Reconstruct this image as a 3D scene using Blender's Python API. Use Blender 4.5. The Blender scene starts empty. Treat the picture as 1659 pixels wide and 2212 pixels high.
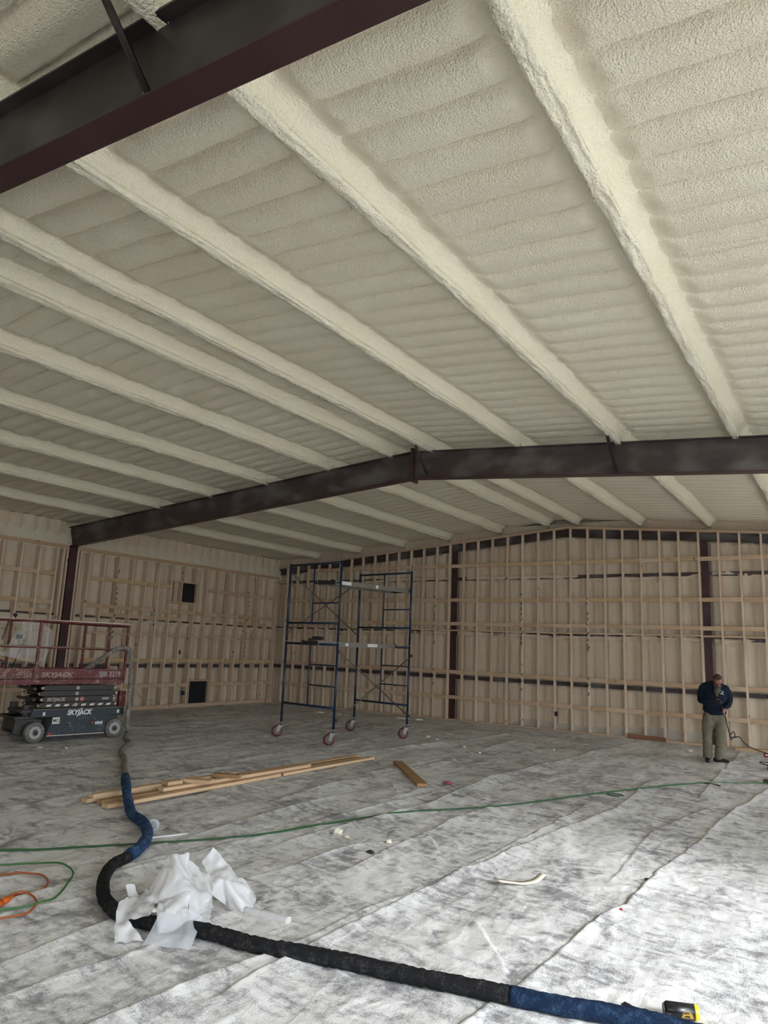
import bpy, bmesh, math, random
import numpy as np
from mathutils import Vector, Matrix, noise as mnoise

sc = bpy.context.scene
COL = sc.collection

# ------------------------------------------------------------------ camera
CAM_H = 1.757
YAW, PITCH, ROLL, FPX = 0.5862, 0.1863, 0.0404, 1546.0
fw = Vector((-math.sin(YAW) * math.cos(PITCH), math.cos(YAW) * math.cos(PITCH), math.sin(PITCH)))
rt = Vector((math.cos(YAW), math.sin(YAW), 0))
up = rt.cross(fw)
r2 = math.cos(ROLL) * rt + math.sin(ROLL) * up
u2 = -math.sin(ROLL) * rt + math.cos(ROLL) * up
cam = bpy.data.cameras.new('camera')
cam.sensor_fit = 'HORIZONTAL'
cam.sensor_width = 36.0
cam.lens = 36.0 * FPX / 1659.0
cam.clip_start = 0.05
cam.clip_end = 300
co = bpy.data.objects.new('camera', cam)
COL.objects.link(co)
m = Matrix((r2, u2, -fw)).transposed().to_4x4()
m.translation = Vector((0, 0, CAM_H))
co.matrix_world = m
sc.camera = co

# ------------------------------------------------------------------ light
sc.view_settings.view_transform = 'Standard'
sc.view_settings.look = 'None'
sc.view_settings.gamma = 1.0
sc.view_settings.use_curve_mapping = False
sc.view_settings.exposure = 0.0
sc.cycles.transparent_max_bounces = 6
sc.cycles.glossy_bounces = 2

SKY_STRENGTH = 8.3
SUN_STRENGTH = 3.1
world = bpy.data.worlds.new('sky')
sc.world = world
world.use_nodes = True
wn = world.node_tree.nodes
bg = wn['Background']
bg.inputs['Color'].default_value = (0.80, 0.90, 1.0, 1)
bg.inputs['Strength'].default_value = SKY_STRENGTH

DOOR_Y0, DOOR_Y1, DOOR_Z = 0.3, 6.05, 3.95
SW_Y0, SW_Y1, SW_Z0, SW_Z1 = 9.3, 16.3, 0.0, 1.8     # unseen low opening in the right wall, added to brighten the far half
XR_WALL = 3.35
FD_X0, FD_X1, FD_Z = -1.4, 2.9, 4.1         # unseen opening behind the camera, added to throw light on the back wall
sun = bpy.data.lights.new('hazy_sun', 'SUN')
sun.energy = SUN_STRENGTH
sun.color = (0.93, 0.96, 1.0)
sun.angle = math.radians(14)
so = bpy.data.objects.new('hazy_sun', sun)
COL.objects.link(so)
sd = Vector((-2.05, 0.56, -1.25))
so.rotation_euler = sd.to_track_quat('-Z', 'Y').to_euler()
so.location = (12, 0, 9)
# sampling portal filling the doorway (emits nothing itself)
pl = bpy.data.lights.new('door_portal', 'AREA')
pl.shape = 'RECTANGLE'
pl.size = DOOR_Y1 - DOOR_Y0
pl.size_y = DOOR_Z
pl.cycles.is_portal = True
po = bpy.data.objects.new('door_portal', pl)
COL.objects.link(po)
po.location = (XR_WALL + 0.02, (DOOR_Y0 + DOOR_Y1) / 2, DOOR_Z / 2)
po.rotation_euler = Matrix(((0, 0, 1), (-1, 0, 0), (0, -1, 0))).to_euler()

pl2 = bpy.data.lights.new('added_front_opening_portal', 'AREA')  # portal for the made-up opening behind the camera, there only for its light
pl2.shape = 'RECTANGLE'
pl2.size = FD_X1 - FD_X0
pl2.size_y = FD_Z
pl2.cycles.is_portal = True
po2 = bpy.data.objects.new('added_front_opening_portal', pl2)
COL.objects.link(po2)
po2.location = ((FD_X0 + FD_X1) / 2, -6.27, FD_Z / 2)
po2.rotation_euler = (math.radians(90), 0, 0)

pl3 = bpy.data.lights.new('added_side_opening_portal', 'AREA')  # portal for the made-up low side opening that lights the far end
pl3.shape = 'RECTANGLE'
pl3.size = SW_Y1 - SW_Y0
pl3.size_y = SW_Z1 - SW_Z0
pl3.cycles.is_portal = True
po3 = bpy.data.objects.new('added_side_opening_portal', pl3)
COL.objects.link(po3)
po3.location = (XR_WALL + 0.02, (SW_Y0 + SW_Y1) / 2, (SW_Z0 + SW_Z1) / 2)
po3.rotation_euler = po.rotation_euler

# ------------------------------------------------------------------ constants
XL, YB = -14.843, 16.69            # faces of the stud walls (left, back)
XRIDGE = -5.85
def zraft(x):                      # top of the steel rafters / underside of purlins
    return 4.891 - 0.0777 * abs(x - XRIDGE)
def zplate(x):                     # top of the back stud wall
    return 4.80 - 0.0823 * abs(x + 5.725)
DECK = 0.155

# ------------------------------------------------------------------ helpers
def setp(o, label=None, cat=None, group=None, kind=None):
    if label: o['label'] = label
    if cat: o['category'] = cat
    if group: o['group'] = group
    if kind: o['kind'] = kind
    return o

def empty(name, loc, label=None, cat=None, group=None, rz=0.0):
    o = bpy.data.objects.new(name, None)
    COL.objects.link(o)
    o.location = loc
    o.rotation_euler = (0, 0, rz)
    o.empty_display_size = 0.1
    return setp(o, label, cat, group)

class MB:
    """collects shapes for ONE mesh object"""
    def __init__(self):
        self.v, self.f, self.m = [], [], []
        self.sm = []
    def add(self, vs, fs, mi=0, smooth=False):
        b = len(self.v)
        self.v += [tuple(p) for p in vs]
        for f in fs:
            self.f.append([i + b for i in f]); self.m.append(mi); self.sm.append(smooth)
    def box(self, lo, hi, mi=0, rot=None, c=None):
        x0, y0, z0 = lo; x1, y1, z1 = hi
        vs = [Vector(p) for p in ((x0,y0,z0),(x1,y0,z0),(x1,y1,z0),(x0,y1,z0),(x0,y0,z1),(x1,y0,z1),(x1,y1,z1),(x0,y1,z1))]
        if rot is not None:
            c = Vector(c) if c is not None else sum(vs, Vector()) / 8
            vs = [rot @ (p - c) + c for p in vs]
        self.add(vs, [(0,3,2,1),(4,5,6,7),(0,1,5,4),(1,2,6,5),(2,3,7,6),(3,0,4,7)], mi)
    def bar(self, a, b, w, h, mi=0, upv=(0,0,1)):
        a, b = Vector(a), Vector(b)
        d = (b - a).normalized()
        s = d.cross(Vector(upv))
        if s.length < 1e-4: s = d.cross(Vector((1,0,0)))
        s.normalize(); t = s.cross(d).normalized()
        vs = []
        for p in (a, b):
            for i, j in ((-1,-1),(1,-1),(1,1),(-1,1)):
                vs.append(p + s * (i * w / 2) + t * (j * h / 2))
        self.add(vs, [(0,1,2,3),(7,6,5,4),(0,4,5,1),(1,5,6,2),(2,6,7,3),(3,7,4,0)], mi)
    def tube(self, pts, r, n=10, mi=0, caps=True, smooth=True, closed=False):
        pts = [Vector(p) for p in pts]
        N = len(pts)
        rs = r if isinstance(r, (list, tuple)) else [r] * N
        tang = []
        for i in range(N):
            if closed:
                d = pts[(i+1) % N] - pts[i-1]
            else:
                d = pts[min(i+1, N-1)] - pts[max(i-1, 0)]
            tang.append(d.normalized() if d.length > 1e-9 else Vector((0,0,1)))
        ref = Vector((0,0,1)) if abs(tang[0].z) < 0.9 else Vector((1,0,0))
        nrm = (ref - tang[0] * ref.dot(tang[0])).normalized()
        vs = []
        for i in range(N):
            nrm = nrm - tang[i] * nrm.dot(tang[i])
            nrm.normalize()
            bi = tang[i].cross(nrm)
            for k in range(n):
                a = 2 * math.pi * k / n
                vs.append(pts[i] + (nrm * math.cos(a) + bi * math.sin(a)) * rs[i])
        fs = []
        for i in range(N if closed else N - 1):
            j = (i + 1) % N
            for k in range(n):
                fs.append((i*n+k, i*n+(k+1) % n, j*n+(k+1) % n, j*n+k))
        self.add(vs, fs, mi, smooth)
        if caps and not closed:
            b = len(self.v) - len(vs)
            self.f.append([b + k for k in range(n)][::-1]); self.m.append(mi); self.sm.append(False)
            self.f.append([b + (N-1)*n + k for k in range(n)]); self.m.append(mi); self.sm.append(False)
    def lathe(self, prof, c, axis, n=24, mi=0, smooth=True):
        """prof: list of (dist along axis, radius)"""
        axis = Vector(axis).normalized(); c = Vector(c)
        ref = Vector((0,0,1)) if abs(axis.z) < 0.9 else Vector((1,0,0))
        e1 = (ref - axis * ref.dot(axis)).normalized(); e2 = axis.cross(e1)
        vs = []
        for d, r in prof:
            for k in range(n):
                a = 2*math.pi*k/n
                vs.append(c + axis*d + (e1*math.cos(a) + e2*math.sin(a)) * r)
        fs = [(i*n+k, i*n+(k+1)%n, (i+1)*n+(k+1)%n, (i+1)*n+k) for i in range(len(prof)-1) for k in range(n)]
        self.add(vs, fs, mi, smooth)
        b = len(self.v) - len(vs)
        self.f.append([b + k for k in range(n)][::-1]); self.m.append(mi); self.sm.append(False)
        self.f.append([b + (len(prof)-1)*n + k for k in range(n)]); self.m.append(mi); self.sm.append(False)
    def prism(self, poly, a, ex, ey, ez, depth, mi=0):
        """polygon (u,v) in plane ex,ey at origin a extruded along ez by depth"""
        a, ex, ey, ez = map(Vector, (a, ex, ey, ez))
        n = len(poly)
        vs = [a + ex*u + ey*v for u, v in poly] + [a + ex*u + ey*v + ez*depth for u, v in poly]
        fs = [list(range(n))[::-1], [n+i for i in range(n)]] + [(i, (i+1)%n, n+(i+1)%n, n+i) for i in range(n)]
        self.add(vs, fs, mi)
    def mesh(self, name, mats):
        me = bpy.data.meshes.new(name)
        me.from_pydata(self.v, [], self.f)
        for mt in mats: me.materials.append(mt)
        me.polygons.foreach_set('material_index', self.m)
        me.polygons.foreach_set('use_smooth', self.sm)
        bm = bmesh.new(); bm.from_mesh(me)
        bmesh.ops.recalc_face_normals(bm, faces=bm.faces)
        bm.to_mesh(me); bm.free()
        me.update()
        return me
    def build(self, name, mats, parent=None, bevel=0.0, loc=None):
        if not isinstance(mats, (list, tuple)): mats = [mats]
        o = bpy.data.objects.new(name, self.mesh(name, mats))
        COL.objects.link(o)
        if parent is not None: o.parent = parent
        if loc is not None: o.location = loc
        if bevel:
            md = o.modifiers.new('bevel', 'BEVEL'); md.width = bevel; md.segments = 2
            md.limit_method = 'ANGLE'; md.angle_limit = math.radians(40)
        return o

def recenter(o, loc):
    """move a mesh object's origin to loc without moving the mesh"""
    o.data.transform(Matrix.Translation(-Vector(loc)))
    o.location = loc
    return o

def grid_mesh(name, V, nu, nv, mat, smooth=True):
    """V: (nu*nv,3) array, index i*nv+j"""
    me = bpy.data.meshes.new(name)
    i, j = np.meshgrid(np.arange(nu-1), np.arange(nv-1), indexing='ij')
    a = (i*nv + j).ravel()
    F = np.stack([a, a+nv, a+nv+1, a+1], 1).astype(np.int32)
    me.vertices.add(len(V)); me.vertices.foreach_set('co', V.astype(np.float32).ravel())
    me.loops.add(F.size); me.loops.foreach_set('vertex_index', F.ravel())
    me.polygons.add(len(F))
    me.polygons.foreach_set('loop_start', np.arange(0, F.size, 4, dtype=np.int32))
    me.polygons.foreach_set('use_smooth', np.full(len(F), smooth))
    me.materials.append(mat)
    me.update(calc_edges=True); me.validate()
    return me

def catmull(pts, per=8):
    pts = [Vector(p) for p in pts]
    P = [2*pts[0]-pts[1]] + pts + [2*pts[-1]-pts[-2]]
    out = []
    for i in range(1, len(P)-2):
        p0, p1, p2, p3 = P[i-1], P[i], P[i+1], P[i+2]
        for k in range(per):
            t = k/per
            out.append(0.5*((2*p1)+(p2-p0)*t+(2*p0-5*p1+4*p2-p3)*t*t+(3*p1-p0-3*p2+p3)*t**3))
    out.append(pts[-1])
    return out

# numpy value noise -------------------------------------------------
_rng = np.random.default_rng(7)
_T = _rng.random((256, 256))
def vnoise(x, y):
    xi, yi = np.floor(x).astype(int), np.floor(y).astype(int)
    fx, fy = x - xi, y - yi
    fx = fx*fx*(3-2*fx); fy = fy*fy*(3-2*fy)
    g = lambda a, b: _T[a % 256, b % 256]
    return (g(xi,yi)*(1-fx)+g(xi+1,yi)*fx)*(1-fy) + (g(xi,yi+1)*(1-fx)+g(xi+1,yi+1)*fx)*fy
def fbm(x, y, o=4):
    s, a, t = 0, 1, 0
    for k in range(o):
        s = s + a*(vnoise(x*2**k+17*k, y*2**k+31*k)-.5); t += a; a *= .5
    return s/t*2
def sstep(a, b, x):
    t = np.clip((x-a)/(b-a), 0, 1); return t*t*(3-2*t)

ORD = ['first','second','third','fourth','fifth','sixth','seventh','eighth','ninth','tenth','eleventh','twelfth','thirteenth','fourteenth','fifteenth','sixteenth','seventeenth','eighteenth','nineteenth','twentieth','twenty-first','twenty-second','twenty-third','twenty-fourth','twenty-fifth','twenty-sixth','twenty-seventh','twenty-eighth','twenty-ninth','thirtieth']

# ------------------------------------------------------------------ materials
def mat(name, col=(0.5,0.5,0.5), rough=0.6, metal=0.0, spec=0.5):
    mt = bpy.data.materials.new(name)
    mt.use_nodes = True
    b = mt.node_tree.nodes['Principled BSDF']
    b.inputs['Base Color'].default_value = (*col, 1)
    b.inputs['Roughness'].default_value = rough
    b.inputs['Metallic'].default_value = metal
    b.inputs['Specular IOR Level'].default_value = spec
    return mt
class NT:
    def __init__(self, mt):
        self.t = mt.node_tree; self.n = self.t.nodes; self.l = self.t.links
        self.b = self.n['Principled BSDF']
    def node(self, typ, **kw):
        n = self.n.new(typ)
        for k, v in kw.items():
            if k == 'props':
                for a, b in v.items(): setattr(n, a, b)
            else:
                s = n.inputs[k]
                if hasattr(v, 'is_linked') or isinstance(v, bpy.types.NodeSocket): self.l.new(v, s)
                else: s.default_value = v
        return n
    def coord(self, scale=(1,1,1), kind='Object', rot=(0,0,0)):
        tc = self.n.new('ShaderNodeTexCoord')
        mp = self.n.new('ShaderNodeMapping')
        self.l.new(tc.outputs[kind], mp.inputs['Vector'])
        mp.inputs['Scale'].default_value = scale
        mp.inputs['Rotation'].default_value = rot
        return mp.outputs['Vector']
    def noise(self, vec, scale, detail=3, rough=0.5, dist=0.0):
        n = self.n.new('ShaderNodeTexNoise')
        self.l.new(vec, n.inputs['Vector'])
        n.inputs['Scale'].default_value = scale
        n.inputs['Detail'].default_value = detail
        n.inputs['Roughness'].default_value = rough
        n.inputs['Distortion'].default_value = dist
        return n.outputs['Fac']
    def ramp(self, fac, stops):
        n = self.n.new('ShaderNodeValToRGB')
        self.l.new(fac, n.inputs['Fac'])
        el = n.color_ramp.elements
        while len(el) > 1: el.remove(el[-1])
        for i, (p, c) in enumerate(stops):
            e = el[0] if i == 0 else el.new(p)
            e.position = p
            e.color = (*c, 1) if isinstance(c, (tuple, list)) else (c, c, c, 1)
        return n.outputs['Color']
    def mix(self, fac, a, b, blend='MIX'):
        n = self.n.new('ShaderNodeMix'); n.data_type = 'RGBA'; n.blend_type = blend
        for s, v in ((n.inputs[0], fac), (n.inputs[6], a), (n.inputs[7], b)):
            if isinstance(v, bpy.types.NodeSocket): self.l.new(v, s)
            elif isinstance(v, (int, float)): s.default_value = v if s == n.inputs[0] else (v, v, v, 1)
            else: s.default_value = (*v, 1)
        return n.outputs[2]
    def math(self, op, a, b=0.0, clamp=False):
        n = self.n.new('ShaderNodeMath'); n.operation = op; n.use_clamp = clamp
        for s, v in ((n.inputs[0], a), (n.inputs[1], b)):
            if isinstance(v, bpy.types.NodeSocket): self.l.new(v, s)
            else: s.default_value = v
        return n.outputs[0]
    def bump(self, h, strength=0.3, dist=0.01, prev=None):
        n = self.n.new('ShaderNodeBump')
        self.l.new(h, n.inputs['Height'])
        n.inputs['Strength'].default_value = strength
        n.inputs['Distance'].default_value = dist
        if prev is not None: self.l.new(prev, n.inputs['Normal'])
        return n.outputs['Normal']
    def base(self, s): self.l.new(s, self.b.inputs['Base Color'])
    def rough(self, s): self.l.new(s, self.b.inputs['Roughness'])
    def normal(self, s): self.l.new(s, self.b.inputs['Normal'])
    def rnd(self):
        return self.n.new('ShaderNodeObjectInfo').outputs['Random']

def foam_mat(name, c1, c2, fine=70, bs=0.55, stretch=(1,1,1), bd=0.012):
    mt = mat(name, c1, 0.75, spec=0.25); n = NT(mt)
    v = n.coord()
    big = n.noise(v, 1.2, 3)
    n.base(n.mix(n.ramp(big, [(0.35, 0.0), (0.65, 1.0)]), c1, c2))
    vs = n.coord(stretch)
    f = n.noise(vs, fine, 2, 0.6)
    g = n.noise(vs, fine*0.25, 3, 0.6, 0.3)
    n.normal(n.bump(g, bs*0.35, bd*2.0, n.bump(f, bs, bd)))
    return mt
M = {}
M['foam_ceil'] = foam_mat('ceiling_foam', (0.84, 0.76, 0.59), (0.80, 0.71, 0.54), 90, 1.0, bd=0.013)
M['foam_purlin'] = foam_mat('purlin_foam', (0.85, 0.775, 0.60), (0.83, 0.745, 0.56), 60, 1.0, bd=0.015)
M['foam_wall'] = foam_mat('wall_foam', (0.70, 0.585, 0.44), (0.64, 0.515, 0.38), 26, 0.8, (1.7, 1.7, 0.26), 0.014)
M['foam_pale'] = mat('pale_foam', (0.78, 0.72, 0.58), 0.85)

def wood_mat(name, cols, rot=(0,0,0), gs=(26,26,1.3)):
    mt = mat(name, cols[0], 0.7, spec=0.3); n = NT(mt)
    r = n.rnd()
    base = n.ramp(r, [(i/max(1,len(cols)-1), c) for i, c in enumerate(cols)])
    v = n.coord(gs, rot=rot)
    add = n.n.new('ShaderNodeVectorMath'); add.operation = 'ADD'
    n.l.new(v, add.inputs[0])
    cmb = n.n.new('ShaderNodeCombineXYZ')
    n.l.new(n.math('MULTIPLY', r, 97.0), cmb.inputs[0]); n.l.new(n.math('MULTIPLY', r, 53.0), cmb.inputs[2])
    n.l.new(cmb.outputs[0], add.inputs[1])
    g = n.noise(add.outputs[0], 1.0, 4, 0.6, 0.4)
    c = n.mix(n.ramp(g, [(0.38, 0.0), (0.68, 0.45)]), base, (0.42, 0.255, 0.14), 'MIX')
    # knots
    kv = n.coord((3.2,3.2,2.2))
    kadd = n.n.new('ShaderNodeVectorMath'); kadd.operation = 'ADD'
    n.l.new(kv, kadd.inputs[0]); n.l.new(cmb.outputs[0], kadd.inputs[1])
    vo = n.n.new('ShaderNodeTexVoronoi'); vo.inputs['Scale'].default_value = 1.0
    n.l.new(kadd.outputs[0], vo.inputs['Vector'])
    c = n.mix(n.ramp(vo.outputs['Distance'], [(0.05, 1.0), (0.11, 0.0)]), c, (0.16, 0.075, 0.035))
    n.base(c)
    return mt
PINE = [(0.74,0.57,0.42), (0.78,0.61,0.455), (0.67,0.50,0.365), (0.80,0.645,0.485), (0.71,0.52,0.39)]
BLOCK = [(0.64,0.47,0.33), (0.57,0.39,0.26), (0.68,0.51,0.37), (0.59,0.41,0.25), (0.53,0.355,0.225), (0.66,0.49,0.35)]
M['stud'] = wood_mat('pine_stud', PINE)
M['block'] = wood_mat('pine_block', BLOCK, gs=(1.3,26,26))
M['block_y'] = wood_mat('pine_block_lengthwise', BLOCK, gs=(26,1.3,26))
M['gold'] = wood_mat('golden_board', [(0.58,0.42,0.21),(0.62,0.45,0.24)], gs=(1.3,26,26))
M['gold_y'] = wood_mat('golden_board_lengthwise', [(0.58,0.42,0.21),(0.62,0.45,0.24)], gs=(26,1.3,26))
M['lumber'] = wood_mat('fresh_lumber', [(0.68,0.46,0.28),(0.72,0.50,0.31),(0.64,0.42,0.245)], gs=(26,1.3,26))
M['lumber_dark'] = wood_mat('weathered_lumber', [(0.36,0.21,0.10),(0.40,0.24,0.12)], gs=(26,1.3,26))
M['redboard'] = wood_mat('dark_red_board', [(0.20,0.085,0.05),(0.22,0.09,0.055)], gs=(1.3,26,26))
M['paint_mark'] = mat('black_marking', (0.02,0.018,0.018), 0.6)

def steel_mat(name, amt=0.25, base=(0.050,0.020,0.020)):
    mt = mat(name, base, 0.42, spec=0.4); n = NT(mt)
    a = n.noise(n.coord((1.6,1.6,3.0)), 1.0, 2, 0.45)
    fac = n.ramp(a, [(0.46, 0.0), (0.74, amt)])
    d = n.noise(n.coord(), 220, 2)
    g = n.math('ADD', fac, n.math('MULTIPLY', n.ramp(d, [(0.56, 0.0), (0.72, 1.0)]), n.math('MULTIPLY', n.math('ADD', fac, 0.05), 0.9)), True)
    n.base(n.mix(g, base, (0.40,0.37,0.34)))
    return mt
M['steel'] = steel_mat('brown_primed_steel', 0.06)
M['steel_dusty'] = steel_mat('brown_steel_oversprayed', 0.30, (0.058,0.040,0.039))
M['steel_near'] = steel_mat('dark_primed_steel', 0.12, (0.026,0.019,0.018))
M['steel_flange'] = steel_mat('maroon_primed_steel', 0.02, (0.034,0.012,0.012))
M['black_gap'] = mat('dark_opening', (0.006,0.008,0.012), 0.5)
M['blue_dark'] = mat('scaffold_blue', (0.010,0.024,0.058), 0.38)
M['zinc'] = mat('zinc', (0.24,0.22,0.20), 0.45, 0.6)
M['brace'] = mat('scaffold_brace_metal', (0.11,0.09,0.07), 0.5, 0.3)
M['alu'] = mat('aluminium_plank', (0.20,0.18,0.15), 0.5, 0.3)
M['sticker'] = mat('white_sticker', (0.72,0.70,0.66), 0.5)
M['maroon_tire'] = mat('maroon_wheel', (0.10,0.013,0.016), 0.5)
M['black'] = mat('black_plastic', (0.012,0.012,0.013), 0.5)
M['dark_metal'] = mat('dark_metal', (0.035,0.032,0.03), 0.5, 0.2)

# ------------------------------------------------------------------ structure: floor, walls, ceiling
mb = MB(); mb.box((-15.4, -6.3, -0.2), (XR_WALL+0.05, 17.4, -0.03))
n = NT(M.setdefault('concrete', mat('concrete', (0.36,0.35,0.33), 0.8))); n.base(n.ramp(n.noise(n.coord(), 3, 5), [(0.3,(0.30,0.29,0.275)),(0.7,(0.42,0.41,0.39))]))
setp(mb.build('floor', M['concrete']), kind='structure')
mb = MB(); mb.box((XR_WALL+0.05, -30, -0.3), (60, 36, -0.05)); mb.box((-40, -40, -0.3), (XR_WALL+0.05, -6.3, -0.05))
M['gravel'] = mat('pale_gravel', (0.50,0.49,0.47), 0.9)
n = NT(M['gravel']); n.base(n.ramp(n.noise(n.coord(), 8, 5), [(0.3,(0.42,0.41,0.39)),(0.7,(0.56,0.55,0.53))]))
setp(mb.build('ground', M['gravel']), kind='structure')

# purlin lines
PURLINS = [-13.5, -12.0, -10.5, -9.05, -7.55, -6.27, -5.52, -4.05, -2.58, -1.13, 0.34, 1.81, 3.05]

# ceiling deck: sprayed foam on a ribbed roof
def build_ceiling():
    xs = [-15.15]
    x = -15.15
    while x < XR_WALL+0.1:
        d = min(abs(x - p) for p in PURLINS)
        x += 0.035 if d < 0.3 else 0.075
        xs.append(x)
    xs = np.array(xs)
    ys = [-6.2]; y = -6.2
    while y < 17.3:
        y += 0.0155 if 0.3 < y < 7.5 else 0.026
        ys.append(y)
    ys = np.array(ys)
    X, Y = np.meshgrid(xs, ys, indexing='ij')
    d = np.min(np.abs(X[..., None] - np.array(PURLINS)[None, None, :]), axis=2)
    wob = 0.03*fbm(X*1.1+3, Y*0.7) + 0.012*fbm(X*5, Y*3)
    ph = (Y + wob - 2.40)/0.3048
    k = np.floor(ph); t = ph - k
    amp = 0.7 + 0.3*vnoise(k*3.1, X*0.35)
    prof = (1 - np.power(np.clip(1-t/0.45, 0, 1), 2.2)) * (1 - 0.5*sstep(0.45, 1.0, t)) * (1 - sstep(0.975, 1.0, t))
    # ribs die out in the fillets beside the purlins, with round ends
    edge = sstep(0.15, 0.28, d + 0.05*(np.abs(t-0.5)) + 0.02*fbm(X*4, Y*6))
    fade = 0.55 + 0.45*sstep(11, 3, Y)
    z = 4.891 - 0.0777*np.abs(X-XRIDGE) + DECK
    groove = np.exp(-((t-1.0)/0.035)**2) + np.exp(-((t-0.0)/0.035)**2)
    down = (0.075*amp*prof*fade - 0.026*groove*amp)*edge + 0.012*fbm(X*1.3, Y*1.7) + 0.006*fbm(X*9, Y*9, 3)
    # gap / lap seam on the right slope
    seam = np.exp(-((Y - 5.02 - 0.03*(X+0.7))/0.025)**2) * (X > -1.0)
    down -= 0.035*seam
    fil = np.clip(1 - d/0.20, 0, 1)**2
    down += 0.035*fil
    V = np.stack([X.ravel(), Y.ravel(), (z - down).ravel()], 1)
    me = grid_mesh('ceiling', V, len(xs), len(ys), M['foam_ceil'])
    me.flip_normals()
    o = bpy.data.objects.new('ceiling', me); COL.objects.link(o)
    setp(o, kind='structure')
build_ceiling()
mb = MB()   # roof skin above the foam keeps daylight out
for s in (-1, 1):
    x1 = -15.3 if s < 0 else XR_WALL+0.3
    a, b = (x1, XRIDGE)
    za, zb = zraft(a)+0.33, zraft(b)+0.33
    mb.add([(a,-6.4,za),(b,-6.4,zb),(b,17.5,zb),(a,17.5,za),(a,-6.4,za+.05),(b,-6.4,zb+.05),(b,17.5,zb+.05),(a,17.5,za+.05)],
           [(0,1,2,3),(4,5,6,7),(0,1,5,4),(1,2,6,5),(2,3,7,6),(3,0,4,7)])
M['roof_skin'] = mat('roof_sheet', (0.4,0.4,0.4), 0.5)
setp(mb.build('ceiling_roof', M['roof_skin']), kind='structure')

# walls ---------------------------------------------------------------
GIRTS = [1.07, 2.19, 3.60]
def foam_wall(name, horiz, h0, h1, ztop, plane, axis, girt_list, seed):
    """heightfield wall: h runs along the wall; returns mesh object. axis 'x' -> wall at y=plane facing -y; 'y' -> wall at x=plane facing +x"""
    hs = np.arange(h0, h1+0.001, 0.032)
    zs = np.arange(-0.05, 4.95, 0.04)
    H, Z = np.meshgrid(hs, zs, indexing='ij')
    t = ((H + 0.02*fbm(H*2+seed, Z*1.3)) / 0.3048) % 1.0
    rib = sstep(0.0, 0.16, t)*(1-sstep(0.62, 0.80, t))
    out = 0.035*rib + 0.022*fbm(H*7+seed, Z*0.8) + 0.014*fbm(H*16+seed, Z*4+seed)
    for gz in girt_list:
        # foam rolls over the lower lip of each girt, recessed strip right at the flange
        if gz > 1.5:
            nb = vnoise(H*0.8+seed, Z*0+gz*5)
            off_ = (0.070*sstep(0.48, 0.62, nb) if gz > 3 else 0.030*sstep(0.5, 0.7, nb)) if axis == 'x' else 0.028 + 0.03*sstep(0.45, 0.6, nb)
            roll = np.exp(-((Z-(gz-0.002-off_))/0.052)**6)
            if axis == 'y':
                slot = np.exp(-((Z-(gz+0.018))/0.034)**6) * sstep(0.22, 0.34, vnoise(H*2.4+9, Z*0+3.3))
                out = out*(1-slot) - 0.02*slot
                roll = roll*(1-slot)
            out = out*(1-roll) + roll*(0.060+0.055*vnoise(H*2.2+seed, Z*0+gz*9)+0.012*fbm(H*12, Z*12))
        else:
            out -= 0.06*np.exp(-((Z-gz)/0.05)**4)
    if axis == 'x':
        out = np.where(Z > zplate(H)-0.24, np.minimum(out, -0.03), out)
        for cx_ in (-8.835, -2.71):
            k_ = np.exp(-((H-cx_)/0.105)**6); out = out*(1-k_) - 0.05*k_
    else:
        out = out + 0.045*sstep(1.86, 1.95, Z)
        k_ = np.exp(-((H-9.645)/0.13)**6); out = out*(1-k_) - 0.04*k_
    zt = ztop(H)
    Zc = np.minimum(Z, zt)
    if axis == 'x':
        V = np.stack([H.ravel(), (plane - out).ravel(), Zc.ravel()], 1)
    else:
        V = np.stack([(plane + out).ravel(), H.ravel(), Zc.ravel()], 1)
    me = grid_mesh(name, V, len(hs), len(zs), M['foam_wall'])
    if axis == 'y': me.flip_normals()
    o = bpy.data.objects.new(name, me); COL.objects.link(o)
    setp(o, kind='structure')
    return o
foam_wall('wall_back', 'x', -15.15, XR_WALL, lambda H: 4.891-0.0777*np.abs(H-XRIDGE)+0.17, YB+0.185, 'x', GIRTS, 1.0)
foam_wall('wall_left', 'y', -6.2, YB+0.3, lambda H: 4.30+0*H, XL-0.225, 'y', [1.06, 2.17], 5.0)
# outer skins so that no light leaks
M['wall_skin'] = mat('wall_sheet', (0.55,0.50,0.42), 0.7)
mb = MB(); mb.box((-15.4,-6.4,-0.1),(-15.2,17.5,4.6)); setp(mb.build('wall_left_outside', M['wall_skin']), kind='structure')
mb = MB(); mb.box((-15.4,YB+0.40,-0.1),(XR_WALL+0.3,YB+0.55,5.3)); setp(mb.build('wall_back_outside', M['wall_skin']), kind='structure')
mb = MB()
mb.box((-15.4,-6.45,-0.1),(FD_X0,-6.25,5.3)); mb.box((FD_X1,-6.45,-0.1),(XR_WALL+0.3,-6.25,5.3)); mb.box((FD_X0,-6.45,FD_Z),(FD_X1,-6.25,5.3))
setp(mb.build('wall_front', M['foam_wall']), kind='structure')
mb = MB()
mb.box((XR_WALL,-6.4,-0.1),(XR_WALL+0.25,DOOR_Y0,4.6)); mb.box((XR_WALL,DOOR_Y1,-0.1),(XR_WALL+0.25,SW_Y0,4.6)); mb.box((XR_WALL,SW_Y1,-0.1),(XR_WALL+0.25,17.5,4.6)); mb.box((XR_WALL,SW_Y0,SW_Z1),(XR_WALL+0.25,SW_Y1,4.6)); mb.box((XR_WALL,DOOR_Y0,DOOR_Z),(XR_WALL+0.25,DOOR_Y1,4.6))
setp(mb.build('wall_right', M['foam_wall']), kind='structure')

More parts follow.
